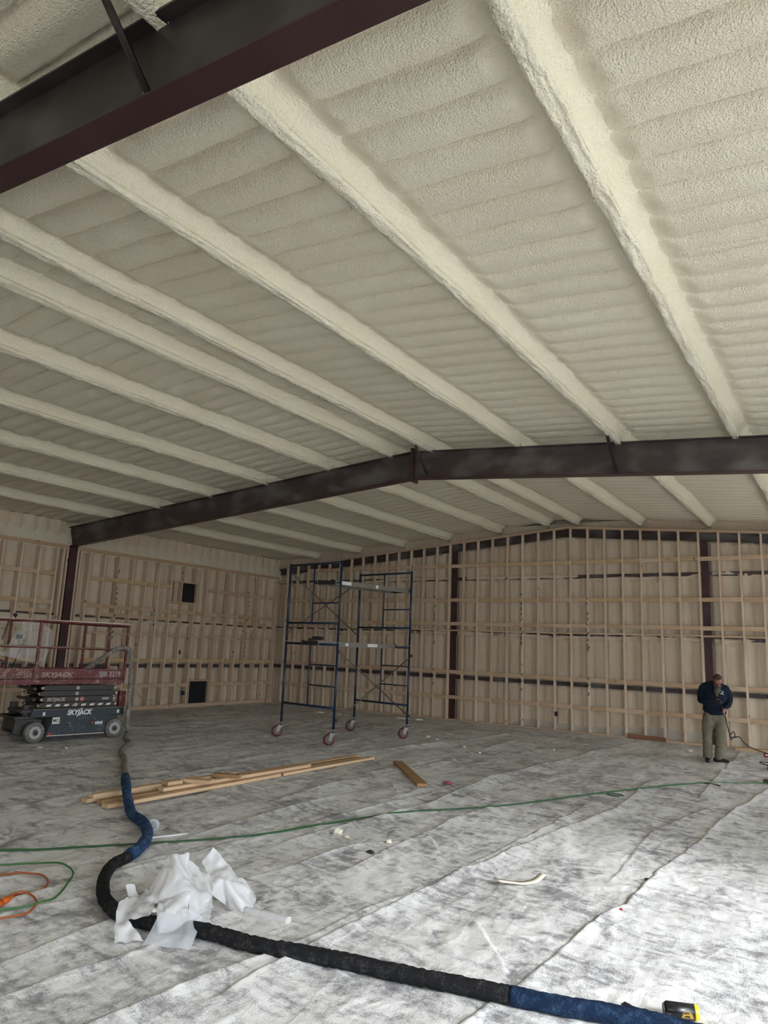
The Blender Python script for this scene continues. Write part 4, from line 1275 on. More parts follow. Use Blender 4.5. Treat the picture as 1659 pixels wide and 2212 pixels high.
P_ = [LW(-0.13-0.30,0.05,1.93),LW(-0.13-0.28,0.10,1.60),LW(-0.16,0.04,1.94),LW(-0.14,0.16,1.50),LW(0.10,0.06,1.80),LW(0.13,0.10,1.62),LW(0.06,0.10,1.40),LW(0.0,0.05,1.20),LW(-0.30,0.20,1.52),LW(-0.24,0.12,1.30),LW(-0.55,0.22,1.45),LW(-0.72,0.30,1.40),LW(-0.40,0.20,1.85),LW(-0.50,0.22,1.62)]
bag('plastic_bag', P_, [(0,1,2),(1,3,2),(2,3,4),(3,5,4),(3,6,5),(3,7,6),(3,9,7),(1,8,3),(8,9,3),(0,12,1),(12,13,1),(13,10,8),(1,13,8),(10,11,9),(8,10,9)], LW(-0.15,0.1,1.2), 'clear plastic film draped over the lift guardrail', 'plastic film', M['clear_bag'], 3, 0.014, 4)

# ------------------------------------------------------------------ lumber on the floor
def board(nm, p, q, w, h, z0, lab, mt, group=None, tilt=0.0, roll=0.0):
    """flat board from p to q (floor xy), resting at z0"""
    p, q = Vector((*p, 0)), Vector((*q, 0)); d = q - p; L = d.length
    mb = MB(); mb.box((-w/2, 0, 0), (w/2, L, h))
    o = mb.build(nm, mt, bevel=0.003)
    o.location = (p.x, p.y, z0)
    o.rotation_euler = (tilt, roll, math.atan2(d.y, d.x)-math.pi/2)
    return setp(o, lab, 'lumber', group)
G = 'loose lumber on the plastic sheet'
board('lumber_board', (-6.96,4.99), (-6.80,9.75), 0.10, 0.038, 0.022, 'long pine board at the back of the lumber pile, reaching furthest left', M['lumber'], G)
board('lumber_board', (-6.60,4.98), (-6.545,9.80), 0.10, 0.038, 0.020, 'long pine board at the front of the lumber pile', M['lumber'], G)
board('lumber_board', (-6.79,5.05), (-6.665,9.60), 0.09, 0.038, 0.022, 'long dull pine board lying in the middle of the lumber pile', M['lumber_dark'], G)
board('lumber_board', (-6.95,5.06), (-6.88,7.10), 0.085, 0.038, 0.061, 'shorter pine board lying on top of the back of the lumber pile', M['lumber'], G)
board('lumber_board', (-6.70,5.78), (-6.61,8.30), 0.09, 0.038, 0.061, 'long pine board lying on top of the front of the lumber pile', M['lumber'], G)
def block(x, y, ang, L, w, h, z, lab, mt):
    mb = MB(); mb.box((-L/2,-w/2,0),(L/2,w/2,h)); o = mb.build('lumber_offcut', mt, bevel=0.003)
    o.location = (x, y, z); o.rotation_euler = (0, 0, ang); setp(o, lab, 'lumber', 'short offcuts on the lumber pile')
block(-6.80, 6.02, 1.45, 0.20, 0.14, 0.038, 0.100, 'pale short offcut, leftmost on the lumber pile', M['block'])
block(-6.66, 6.28, 0.42, 0.36, 0.14, 0.04, 0.100, 'orange short offcut lying crosswise, middle one on the lumber pile', M['lumber'])
block(-6.66, 6.76, 0.40, 0.34, 0.10, 0.04, 0.100, 'brown short offcut lying crosswise, rightmost on the lumber pile', M['lumber_dark'])
board('lumber_plank', (-6.06,9.78), (-4.83,8.42), 0.14, 0.04, 0.012, 'lone brown plank on the sheet right of the lumber pile', M['lumber_dark'])

# ------------------------------------------------------------------ spray hose
def noisy(mb, pts, r, amp, seed, n=16, rings=0.0, mi=0):
    pts = [Vector(p) for p in pts]
    # resample evenly
    d = [0.0]
    for i in range(1, len(pts)): d.append(d[-1] + (pts[i]-pts[i-1]).length)
    N = max(8, int(d[-1]/0.016))
    out, rs_ = [], []
    j = 0
    for k in range(N+1):
        s = d[-1]*k/N
        while j < len(d)-2 and d[j+1] < s: j += 1
        t = (s-d[j])/max(1e-6, d[j+1]-d[j])
        out.append(pts[j].lerp(pts[j+1], min(1,t)))
        rr = r*(1 + amp*(mnoise.noise(Vector((s*9+seed, seed, 0)))) + 0.5*amp*mnoise.noise(Vector((s*31+seed, seed, 3))))
        if rings: rr += rings*abs(math.sin(s*math.pi/0.055 + mnoise.noise(Vector((s*7,seed,1)))*1.2))
        rs_.append(rr)
    b = len(mb.v)
    mb.tube(out, rs_, n, mi)
    for i in range(b, len(mb.v)):                     # wrinkled surface
        v = Vector(mb.v[i]); k = (i-b)//n
        if k <= N:
            e = v - out[k]
            f = 1 + 0.10*mnoise.noise(v*38) + 0.07*mnoise.noise(v*85)
            mb.v[i] = tuple(out[k] + e*f)
HOSE = [(0.80,0.30,1.10),(0.82,0.18,1.19),(0.97,0.02,1.35),(1.125,-0.02,1.475),(1.27,-0.03,1.545),(1.40,-0.035,1.555),(1.47,-0.06,1.48),(1.50,-0.08,1.232),(1.515,-0.09,0.99),(1.515,-0.10,0.668),(1.516,-0.11,0.271),(1.53,-0.13,0.10)]
def rest(x, y, r): return (x, y, max(fz(x, y), -0.01) + r)
hp = [LW(*p) for p in HOSE] + [Vector((-10.62,8.28,0.045)), Vector((-10.16,8.02,0.04)), Vector((-9.79,7.65,0.04)), Vector((-9.40,7.28,0.04)), Vector((-8.885,6.947,0.04)), Vector((-8.3,6.5,0.05)), Vector((-7.725,6.088,0.05))]
hp = hp[:-6] + [Vector(rest(p.x, p.y, 0.045)) for p in hp[-6:]]
grey = hp
def fl(pts, r): return [Vector(rest(x, y, r)) for x, y in pts]
hump = [Vector((-7.25,5.72,0.075)), Vector((-6.95,5.50,0.145)), Vector((-6.65,5.277,0.125)), Vector((-6.42,5.13,0.075))]
blue1 = [Vector(rest(-7.725,6.088,0.05))] + [Vector(rest(-7.5,5.91,0.055))] + hump + fl([(-6.1,4.929),(-5.66,4.717),(-5.317,4.484),(-5.029,4.169),(-4.938,3.99)], 0.055)
black1 = fl([(-4.938,3.99),(-4.83,3.772),(-4.609,3.537),(-4.332,3.338),(-4.095,3.238),(-3.941,3.182),(-3.747,3.246),(-3.399,3.319),(-2.981,3.388),(-2.601,3.499),(-2.214,3.606),(-1.845,3.687),(-1.60,3.742)], 0.044)
blue2 = fl([(-1.60,3.742),(-1.385,3.798),(-1.16,3.868),(-0.98,3.918),(-0.80,3.95),(-0.55,3.965),(-0.2,3.95),(0.2,3.92)], 0.046)
def fuzzy(name, c1, c2, scale=220, thr=0.5, rough=0.9, bs=0.6):
    mt = mat(name, c1, rough, spec=0.2); n = NT(mt); v = n.coord()
    f = n.noise(v, scale, 3, 0.7, 0.4); g = n.noise(v, scale*0.15, 3, 0.6)
    fac = n.ramp(n.math('ADD', n.math('MULTIPLY', f, 0.55), n.math('MULTIPLY', g, 0.45)), [(thr, 0.0), (thr+0.12, 1.0)])
    n.base(n.mix(fac, c1, c2)); n.normal(n.bump(f, bs, 0.006)); return mt
M['hose_grey'] = fuzzy('grey_foamy_hose', (0.17,0.145,0.12), (0.36,0.325,0.28), 90, 0.46)
M['hose_blue'] = fuzzy('blue_woven_sleeve', (0.005,0.015,0.040), (0.026,0.058,0.115), 160, 0.50)
M['hose_blue_fuzzy'] = fuzzy('blue_fuzzy_sleeve', (0.010,0.030,0.085), (0.065,0.125,0.23), 110, 0.47)
M['hose_black'] = fuzzy('black_cloth_tape', (0.010,0.010,0.011), (0.055,0.052,0.05), 120, 0.52)
hose = empty('spray_hose', (-5.6,4.69,0.0), 'long blue, black and grey spray hose snaking from the lift across the floor', 'hose')
for nm, pts, r, amp, mt_, seed, rings in (('grey_sleeve', grey, 0.037, 0.14, 'hose_grey', 1.0, 0.004), ('blue_sleeve', blue1, 0.047, 0.16, 'hose_blue_fuzzy', 4.0, 0.0), ('tape_wrap', black1, 0.041, 0.08, 'hose_black', 8.0, 0.003), ('blue_sleeve', blue2, 0.045, 0.06, 'hose_blue', 12.0, 0.0)):
    mb = MB(); noisy(mb, [p - Vector((-5.6,4.69,0.0)) for p in catmull(pts, 8)], r, amp, seed, 16, rings)
    mb.build(nm, M[mt_], hose)

# ------------------------------------------------------------------ extension cords
def cord_pts(pts, r, per=10, low=0.75):
    cp = catmull([(x, y, 0) for x, y in pts], per)
    zz = np.array([max(fz(p.x, p.y), -0.004) for p in cp])
    k = np.ones(9)/9
    zs_ = np.maximum(np.convolve(np.pad(zz, 4, mode='edge'), k, 'valid'), low*zz)
    return [Vector((p.x, p.y, float(z) + r + 0.003)) for p, z in zip(cp, zs_)]
M['cord_green'] = mat('green_cord', (0.045,0.16,0.045), 0.5)
M['cord_green2'] = mat('dark_green_cord', (0.025,0.085,0.03), 0.5)
M['cord_orange'] = mat('orange_cord', (0.36,0.085,0.02), 0.5)
M['orange'] = mat('orange_plug', (0.60,0.12,0.012), 0.4)
main = [(-6.6,2.75),(-5.959,3.541),(-5.74,3.809),(-5.228,4.476),(-4.733,5.277),(-4.537,5.992),(-4.147,7.122),(-3.621,8.002),(-3.319,8.814),(-2.968,9.7),(-2.119,11.494),(-1.277,12.456),(-0.7,13.0)]
mb = MB(); mb.tube(cord_pts(main, 0.007), 0.0062, 8); o = mb.build('extension_cord', M['cord_green']); recenter(o,(-4.5,6,0)); setp(o,'long green extension cord crossing the floor from the left edge to the right','cord','green cords across the floor')
mb = MB(); mb.tube(cord_pts([(x+0.016+0.012*math.sin(i*1.7), y-0.014) for i,(x,y) in enumerate(main[:-2])], 0.007), 0.0062, 8); o = mb.build('extension_cord', M['cord_green2']); recenter(o,(-4.5,6,0)); setp(o,'darker green cord running tight beside the long green extension cord','cord','green cords across the floor')
loop = [(-5.9,2.95),(-5.57,3.326),(-5.451,3.477),(-5.303,3.575),(-5.12,3.584),(-4.97,3.535),(-4.85,3.445),(-4.74,3.345),(-4.64,3.23),(-4.565,3.115),(-4.535,3.0),(-4.55,2.89),(-4.61,2.77),(-4.75,2.5)]
mb = MB(); mb.tube(cord_pts(loop, 0.019), 0.0068, 8); o = mb.build('extension_cord', M['cord_green']); recenter(o,(-5,3.2,0)); setp(o,'green cord looping at the left edge around the orange cord','cord')
oc = empty('orange_extension_cord', (-4.85,3.0,0), 'orange extension cord with joined plugs at the left edge', 'cord')
L1 = [(-5.6,2.85),(-5.325,3.191),(-5.171,3.31),(-5.06,3.345),(-4.93,3.31),(-4.83,3.235),(-4.795,3.15),(-4.815,3.07),(-4.85,3.015)]
L2 = [(-4.765,2.945),(-4.78,3.01),(-4.74,3.045),(-4.664,3.048),(-4.555,2.998),(-4.478,2.91),(-4.466,2.82),(-4.505,2.741),(-4.62,2.55)]
sh = Vector((-4.85,3.0,0))
for nm, L in (('cord', L1), ('cord', L2)):
    mb = MB(); mb.tube([p - sh for p in cord_pts(L, 0.016, 10, 1.0)], 0.0068, 8); mb.build(nm, M['cord_orange'], oc)
mb = MB()
d = (Vector((-4.77,2.952,0.03)) - Vector((-4.717,2.851,0.03))).normalized(); c0 = Vector((-4.730,2.872,0.048)) - sh
mb.lathe([(-0.075,0.014),(-0.07,0.022),(-0.01,0.024),(0.0,0.018),(0.025,0.017),(0.05,0.010)], c0 + d*0.055, d, 10); mb.build('plug', M['orange'], oc)
mb = MB(); mb.lathe([(-0.06,0.016),(-0.05,0.024),(0.0,0.024)], c0 - d*0.02, d, 10); mb.build('socket', M['orange'], oc)

# ------------------------------------------------------------------ heap of translucent plastic film
M['milky'] = mat('milky_plastic', (0.88,0.87,0.875), 0.25, spec=0.5)
nt = NT(M['milky'])
tl = nt.node('ShaderNodeBsdfTranslucent'); tl.inputs['Color'].default_value = (0.93,0.91,0.89,1)
m1 = nt.n.new('ShaderNodeMixShader'); m1.inputs[0].default_value = 0.38
nt.l.new(nt.b.outputs[0], m1.inputs[1]); nt.l.new(tl.outputs[0], m1.inputs[2])
tr = nt.node('ShaderNodeBsdfTransparent'); m2 = nt.n.new('ShaderNodeMixShader'); m2.inputs[0].default_value = 0.13
nt.l.new(m1.outputs[0], m2.inputs[1]); nt.l.new(tr.outputs[0], m2.inputs[2]); nt.l.new(m2.outputs[0], nt.n['Material Output'].inputs['Surface'])
M['clearish'] = mat('clearer_plastic', (0.72,0.74,0.78), 0.2)
nt = NT(M['clearish']); tr = nt.node('ShaderNodeBsdfTransparent'); mx = nt.n.new('ShaderNodeMixShader'); mx.inputs[0].default_value = 0.48
nt.l.new(tr.outputs[0], mx.inputs[1]); nt.l.new(nt.b.outputs[0], mx.inputs[2]); nt.l.new(mx.outputs[0], nt.n['Material Output'].inputs['Surface'])
PC = Vector((-3.729, 3.51, 0))                      # foot of the heap
PTC = Vector((3.729, -3.51, 0)).normalized()        # horizontally towards the room's open door side
PA = Vector((-PTC.y, PTC.x, 0))                     # across
def H(a, t, z): return PC + PA*a + PTC*t + Vector((0,0,z))
PILE = []   # filled from measured (across, toward, height) points below
def heap():
    pts = {
        'a': (-0.131, -0.050, 0.355),
        'b': (-0.091, 0.000, 0.385),
        'c': (-0.016, -0.050, 0.379),
        'e': (0.005, -0.100, 0.308),
        'f': (0.130, -0.120, 0.204),
        'g': (-0.164, -0.000, 0.310),
        'h': (-0.244, 0.040, 0.187),
        'i': (-0.199, 0.200, 0.159),
        'j': (-0.088, 0.100, 0.306),
        'k': (0.016, 0.200, 0.224),
        'l': (-0.023, 0.080, 0.268),
        'm': (0.027, -0.000, 0.227),
        'n': (0.147, 0.020, 0.137),
        'o': (0.157, -0.096, 0.022),
        'p': (0.149, 0.190, 0.022),
        'q': (0.015, 0.280, 0.084),
        'r': (-0.173, 0.260, 0.167),
        's': (-0.079, 0.330, 0.151),
        't': (0.004, 0.260, 0.160),
        'u': (0.007, 0.340, 0.102),
        'v': (-0.054, 0.380, 0.066),
        'w': (-0.144, 0.360, 0.049),
        'L1': (-0.381, -0.000, 0.202),
        'L2': (-0.331, 0.000, 0.208),
        'L3': (-0.287, 0.030, 0.144),
        'L4': (-0.405, 0.160, 0.150),
        'L5': (-0.348, 0.080, 0.152),
        'L6': (-0.293, 0.180, 0.149),
        'L7': (-0.188, 0.270, 0.171),
        'L8': (-0.321, 0.300, 0.102),
        'L9': (-0.209, 0.340, 0.142),
        'L10': (-0.163, 0.340, 0.158),
        'L11': (-0.222, 0.398, 0.022),
        'L12': (-0.382, 0.404, 0.022),
        'A': (0.147, -0.250, 0.360),
        'B': (0.179, -0.250, 0.332),
        'C': (0.259, -0.220, 0.244),
        'D': (0.374, -0.150, 0.155),
        'E2': (0.438, -0.337, 0.022),
        'F': (0.077, -0.220, 0.277),
        'G': (0.128, -0.150, 0.219),
        'HH': (0.207, -0.050, 0.210),
        'I2': (0.245, -0.050, 0.201),
        'J': (0.450, -0.109, 0.022),
        'K': (0.503, -0.020, 0.022),
        'L': (0.148, -0.020, 0.136),
        'M2': (0.265, -0.119, 0.022),
        'N2': (0.369, -0.001, 0.022),
        'c1': (-0.225, 0.443, 0.022),
        'c2': (-0.150, 0.330, 0.150),
        'c3': (0.011, 0.290, 0.150),
        'c4': (0.102, 0.280, 0.105),
        'c5': (0.042, 0.549, 0.022),
        'c6': (-0.073, 0.499, 0.022),
        'R1': (0.382, -0.023, 0.022),
        'R2': (0.640, 0.192, 0.022),
    }
    root = empty('plastic_film_heap', PC, 'crumpled heap of milky white plastic film over the black hose', 'plastic film')
    def part(nm, tris, mt, seed, nz=0.010, sub=7):
        keys = sorted({k for t in tris for k in t})
        idx = {k: i for i, k in enumerate(keys)}
        o = bag(nm, [H(*pts[k]) for k in keys], [tuple(idx[k] for k in t) for t in tris], PC, None, None, M[mt], sub, nz, seed)
        o.location = (0,0,0); o.parent = root
        return o
    T = lambda s: [tuple(t.split()) for t in s.split(',')]
    part('main_fold', T('a b j,b l j,b c l,c m l,l m k,j l k,a j g,g j i,j k i,g i h,c e m,e f m,f n m,m n k,k n q,n o q,o p q'), 'milky', 1)
    part('lower_flap', T('k t s,s t u,s u v,s v w,r s w,i k s,i s r,t q u,k q t'), 'milky', 5)
    part('left_flap', T('L1 L2 L5,L5 L2 L3,L5 L3 L6,L4 L5 L8,L5 L6 L8,L6 L9 L8,L6 L7 L9,L7 L10 L9,L3 h L6,h i r,h r L6,r L7 L6,L4 L8 L12,L8 L11 L12'), 'milky', 9)
    part('peaked_sheet', T('E A B,F E B,F B C,G F C,G C HH,HH C D,HH D I2,D E2 J,I2 D J,I2 J N2,J K N2,L HH M2,G HH L,HH I2 M2,I2 N2 M2'.replace('E A B,F E B','F A B')), 'milky', 13)
    part('clear_sheet', T('c1 c2 c6,c2 c3 c6,c3 c4 c5,c3 c5 c6'), 'clearish', 17, 0.004)
    mb = MB()
    a, b = H(*pts['R1']) - PC, H(*pts['R2']) - PC
    noisy(mb, [a, a.lerp(b, .5), b], 0.028, 0.12, 3.0, 12); mb.build('rolled_edge', M['milky'], root)
heap()

# ------------------------------------------------------------------ small things on the floor
def tape_roll():
    t = empty('tape_roll', (-5.569,4.754,max(0,fz(-5.569,4.754))), 'small clear tape roll standing against the blue hose', 'tape roll')
    ax = Vector((0.5,-0.8,0)).normalized(); c = Vector((0,0,0.055))
    mb = MB(); mb.lathe([(-0.025,0.038),(-0.025,0.055),(0.025,0.055),(0.025,0.038)], c, ax, 22); mb.build('tape', M['clearish'], t)
    mb = MB(); mb.lathe([(-0.026,0.036),(0.026,0.036)], c, ax, 18); mb.build('core', M['film'], t)
tape_roll()
mb = MB(); mb.box((-0.17,-0.012,0),(0.17,0.012,0.012)); mb.box((0.10,0.0,0.0),(0.19,0.020,0.010)); o = mb.build('white_stick', M['letter'], loc=(-5.32,4.72,max(0,fz(-5.32,4.72))+0.003)); o.rotation_euler = (0,0.04,1.35); setp(o,'thin white strip lying on the sheet beside the blue hose','strip')
def chunk(nm, x, y, s, lab, mt, seed, group=None, flat=0.6, cat='foam scrap'):
    bm = bmesh.new(); bmesh.ops.create_icosphere(bm, subdivisions=3, radius=1.0)
    for v in bm.verts:
        k = 1 + 0.45*mnoise.noise(v.co*1.6+Vector((seed,0,0))) + 0.22*mnoise.noise(v.co*4+Vector((0,seed,0)))
        v.co = Vector((v.co.x*s[0], v.co.y*s[1], v.co.z*s[2]))*k
    z0 = min(v.co.z for v in bm.verts)
    for v in bm.verts: v.co.z -= z0
    for f in bm.faces: f.smooth = True
    me = bpy.data.meshes.new(nm); bm.to_mesh(me); bm.free(); me.materials.append(mt)
    o = bpy.data.objects.new(nm, me); COL.objects.link(o); o.location = (x, y, max(0, fz(x, y))-0.003)
    setp(o, lab, cat, group)
chunk('foam_scrap', -4.22, 5.78, (0.05,0.04,0.03), 'white crumbly foam lump on the sheet just below the green cord', M['foam_pale'], 1)
chunk('foam_scrap', -4.10, 5.76, (0.035,0.018,0.012), 'small white foam crumb right of the crumbly foam lump', M['foam_pale'], 2)
chunk('foam_scrap', -3.67, 5.82, (0.028,0.025,0.018), 'tiny round white foam bit in the middle of the sheet', M['foam_pale'], 3)
chunk('dirt_clump', -3.63, 5.47, (0.035,0.02,0.012), 'dark clump of dirt on the sheet left of the curled foam strip', M['dark_metal'], 4, cat='debris')
chunk('foam_scrap', -2.80, 3.50, (0.06,0.03,0.012), 'flat pale foam scrap touching the front of the black hose', M['foam_pale'], 5)
chunk('red_scrap', -1.52, 5.48, (0.012,0.010,0.008), 'tiny red scrap on the white dusty sheet, lower right', M['sign_red'], 6, cat='debris')
chunk('dark_chip', -1.55, 6.35, (0.022,0.014,0.008), 'dark chip on the dusty sheet near the right seam', M['dark_metal'], 7, cat='debris')
chunk('pink_ribbon', -4.70, 8.87, (0.07,0.03,0.018), 'crumpled pink ribbon on the sheet right of the lone plank', mat('pink_ribbon', (0.42,0.10,0.13), 0.5), 8, cat='ribbon')
for k, (x, y, s, lab) in enumerate([(-10.75,6.80,(0.07,0.05,0.01),'pale paper scrap on the floor before the lift front wheel'), (-10.35,7.00,(0.03,0.02,0.015),'small pale foam bit right of the lift front wheel'),
      (-11.9,15.25,(0.16,0.09,0.02),'pale scrap pile on the floor behind the scaffold near the corner'), (-11.2,15.30,(0.13,0.07,0.015),'pale flat scrap behind the scaffold front caster'), (-9.75,15.85,(0.22,0.06,0.02),'pale strip of scraps by the wall right of the scaffold'), (-9.3,15.92,(0.12,0.08,0.03),'foam scraps at the foot of the column beside the scaffold'),
      (-7.45,13.15,(0.05,0.04,0.02),'white foam bit beside the right scaffold caster'), (-7.1,12.9,(0.04,0.03,0.012),'second white foam bit right of the right scaffold caster'), (-5.6,11.7,(0.03,0.025,0.015),'small white foam bit on the grey floor mid-right'), (-6.2,12.3,(0.035,0.025,0.015),'small white foam bit on the floor right of the scaffold'), (-2.9,15.4,(0.05,0.035,0.02),'pale foam lump on the floor left of the man'), (-4.9,13.4,(0.03,0.02,0.012),'small white foam bit on the floor between scaffold and man')]):
    chunk('foam_scrap', x, y, s, lab, M['foam_pale'], 20+k, 'foam scraps about the floor')
# curled foam strip
mb = MB(); cp = catmull([(-0.20,-0.02,0.035),(-0.10,-0.005,0.022),(0.0,0.0,0.015),(0.10,0.02,0.03),(0.17,0.05,0.07)], 6)
vs = []
for i, p in enumerate(cp):
    w = 0.030*(1-0.6*i/len(cp)) + 0.006
    for s, dz in ((-1,0.008),(1,0.010),(1,0.016),(-1,0.012)): vs.append(p + Vector((-0.02*s, w*s, dz-0.012)))
fs = [(i*4+k, i*4+(k+1)%4, (i+1)*4+(k+1)%4, (i+1)*4+k) for i in range(len(cp)-1) for k in range(4)] + [(0,1,2,3), tuple(len(vs)-1-k for k in range(4))]
mb.add(vs, fs, 0, True); o = mb.build('foam_strip', M['foam_pale'], loc=(-2.30,5.60,max(0,fz(-2.3,5.6)))); o.rotation_euler = (0,0,0.6); setp(o,'curled pale foam strip lying on the white dusty sheet','foam scrap')
# clear plastic piece by the lumber
mb = MB(); nn = 8
vs = [Vector((-0.22+0.40*i/nn, (-0.07+0.12*j/3)*(1-0.5*i/nn), 0.012+0.03*abs(math.sin(i*1.1+j)))) for i in range(nn+1) for j in range(4)]
mb.add(vs, [(i*4+j,i*4+j+1,(i+1)*4+j+1,(i+1)*4+j) for i in range(nn) for j in range(3)], 0, True)
o = mb.build('plastic_scrap', M['film'], loc=(-7.53,5.52,0.01)); o.rotation_euler = (0,0,0.6); setp(o,'clear plastic scrap on the floor behind the left end of the lumber','plastic scrap')
# cord ends on the right
def ring(nm, x, y, r, lab, mt, arc=2*math.pi):
    mb = MB(); N = 22
    pts = [Vector((r*math.cos(arc*k/N), 0.7*r*math.sin(arc*k/N), 0.008)) for k in range(N+1)]
    mb.tube(pts, 0.008, 8); o = mb.build(nm, mt, loc=(x, y, max(0,fz(x,y)))); setp(o, lab, 'cord')
ring('cord_loop', -2.76, 9.77, 0.10, 'small dark loop of cord on the sheet beside the green cord', M['cord_green2'], 5.6)
ring('cord_loop', -1.95, 11.55, 0.16, 'thin dark cord curl on the floor in front of the man', M['black'], 3.4)
mb = MB(); mb.box((-0.10,-0.06,0),(0.14,0.06,0.05)); mb.box((-0.02,-0.035,0.05),(0.14,0.035,0.085)); o = mb.build('dark_tool_case', M['dark_metal'], loc=(-1.24,12.5,0.0), bevel=0.01); setp(o,'dark brown object on the floor at the right edge, nearer than the cordless tool','tool')
# crumpled wrapper
M['wrap_white'] = mat('white_wrapper', (0.72,0.73,0.76), 0.3); M['wrap_blue'] = mat('blue_wrapper', (0.03,0.05,0.40), 0.35)
t = empty('crumpled_wrapper', (-1.10,4.07,max(0,fz(-1.10,4.07))), 'crumpled white, black and blue wrapper behind the blue hose end', 'wrapper')
for nm, mt_, off, sc_, sd_ in (('white_fold', M['wrap_white'], (-0.05,0,0), (0.07,0.03,0.02), 3), ('black_fold', M['black'], (0.0,0.012,0.008), (0.045,0.022,0.022), 5), ('blue_fold', M['wrap_blue'], (0.055,0.0,0.0), (0.035,0.026,0.018), 7)):
    bm = bmesh.new(); bmesh.ops.create_icosphere(bm, subdivisions=2, radius=1.0)
    for v in bm.verts:
        k = 1 + 0.6*mnoise.noise(v.co*2+Vector((sd_,0,0)))
        v.co = Vector((v.co.x*sc_[0], v.co.y*sc_[1], abs(v.co.z)*sc_[2]))*k + Vector(off)
    me = bpy.data.meshes.new(nm); bm.to_mesh(me); bm.free(); me.materials.append(mt_)
    o = bpy.data.objects.new(nm, me); COL.objects.link(o); o.parent = t
# drink can on its side
M['can_black'] = dusty('can_black', (0.008,0.008,0.010), (0.80,0.79,0.76), amt=0.60, rough=0.3, top=False)
M['can_yellow'] = mat('can_yellow', (0.78,0.60,0.02), 0.35); M['can_gold'] = mat('can_gold', (0.50,0.30,0.04), 0.35)
cd = Vector((0.150, 0.062, 0)).normalized()
can = empty('drink_can', (-0.868,4.158,max(0,fz(-0.868,4.158))+0.002), 'black drink can with a yellow rim lying on its side by the hose', 'can')
mb = MB(); mb.lathe([(-0.082,0.024),(-0.080,0.030),(-0.070,0.037),(0.058,0.037)], (0,0,0.037), cd, 30); mb.build('can_body', M['can_black'], can)
mb = MB(); mb.lathe([(0.058,0.0372),(0.066,0.0372),(0.076,0.031),(0.080,0.031),(0.078,0.027)], (0,0,0.037), cd, 30); mb.build('yellow_rim', M['can_yellow'], can)
mb = MB(); mb.lathe([(-0.083,0.027),(-0.086,0.027),(-0.083,0.022)], (0,0,0.037), cd, 24); mb.build('can_base', M['zinc'], can)
# curved gold emblem on the side facing the photographer
mb = MB(); side = Vector((cd.y,-cd.x,0))
def on_can(u, a): return cd*u + Vector((0,0,0.037)) + (side*math.cos(a) + Vector((0,0,1))*math.sin(a))*0.0376
N = 10
vs, fs = [], []
for i in range(N+1):
    u = -0.005 + 0.055*i/N
    top = 0.75*math.sin(math.pi*(i/N))**0.6 - 0.25
    for a in (-0.45, (top-0.45)/2, top): vs.append(on_can(u, a))
for i in range(N):
    for k in (0,1): fs.append((i*3+k,(i+1)*3+k,(i+1)*3+k+1,i*3+k+1))
mb.add(vs, fs, 0, True); mb.build('gold_emblem', M['can_gold'], can)

# ------------------------------------------------------------------ the man
PO = Vector((-2.266, 14.223, 0)); PRZ = math.atan2(0.157, 0.987)
def capsule(mb, pts, rad, n=16, flat=None):
    """closed tapered limb along pts with round ends; flat=(sx,sy) squashes sections along x / y"""
    pts = [Vector(p) for p in pts]
    cp = catmull(pts, 5) if len(pts) > 2 else [pts[0].lerp(pts[1], i/5) for i in range(6)]
    m_ = len(cp)
    rr = [np.interp(i/(m_-1)*(len(pts)-1), range(len(pts)), rad) for i in range(m_)]
    d0 = (cp[0]-cp[1]).normalized(); d1 = (cp[-1]-cp[-2]).normalized()
    ext0 = [(cp[0] + d0*rr[0]*math.sin(a), rr[0]*math.cos(a)) for a in (1.35, 1.0, 0.55)]
    ext1 = [(cp[-1] + d1*rr[-1]*math.sin(a), rr[-1]*math.cos(a)) for a in (0.55, 1.0, 1.35)]
    P = [e[0] for e in ext0] + cp + [e[0] for e in ext1]
    R = [e[1] for e in ext0] + rr + [e[1] for e in ext1]
    b = len(mb.v); mb.tube(P, R, n)
    if flat:
        for i in range(b, len(mb.v)):
            v = Vector(mb.v[i]); c = P[min(len(P)-1, (i-b)//n)]
            e = v - c
            mb.v[i] = tuple(c + Vector((e.x*flat[0], e.y*flat[1], e.z)))
def ellips(mb, c, r, rot=None, n=20):
    vs, fs = [], []
    c = Vector(c)
    for i in range(1, n//2):
        th = math.pi*i/(n//2)
        for k in range(n):
            p = Vector((r[0]*math.sin(th)*math.cos(2*math.pi*k/n), r[1]*math.sin(th)*math.sin(2*math.pi*k/n), r[2]*math.cos(th)))
            vs.append(c + (rot @ p if rot else p))
    m_ = n//2 - 1
    fs = [(i*n+k, i*n+(k+1)%n, (i+1)*n+(k+1)%n, (i+1)*n+k) for i in range(m_-1) for k in range(n)]
    fs += [tuple(range(n))[::-1], tuple((m_-1)*n+k for k in range(n))]
    mb.add(vs, fs, 0, True)
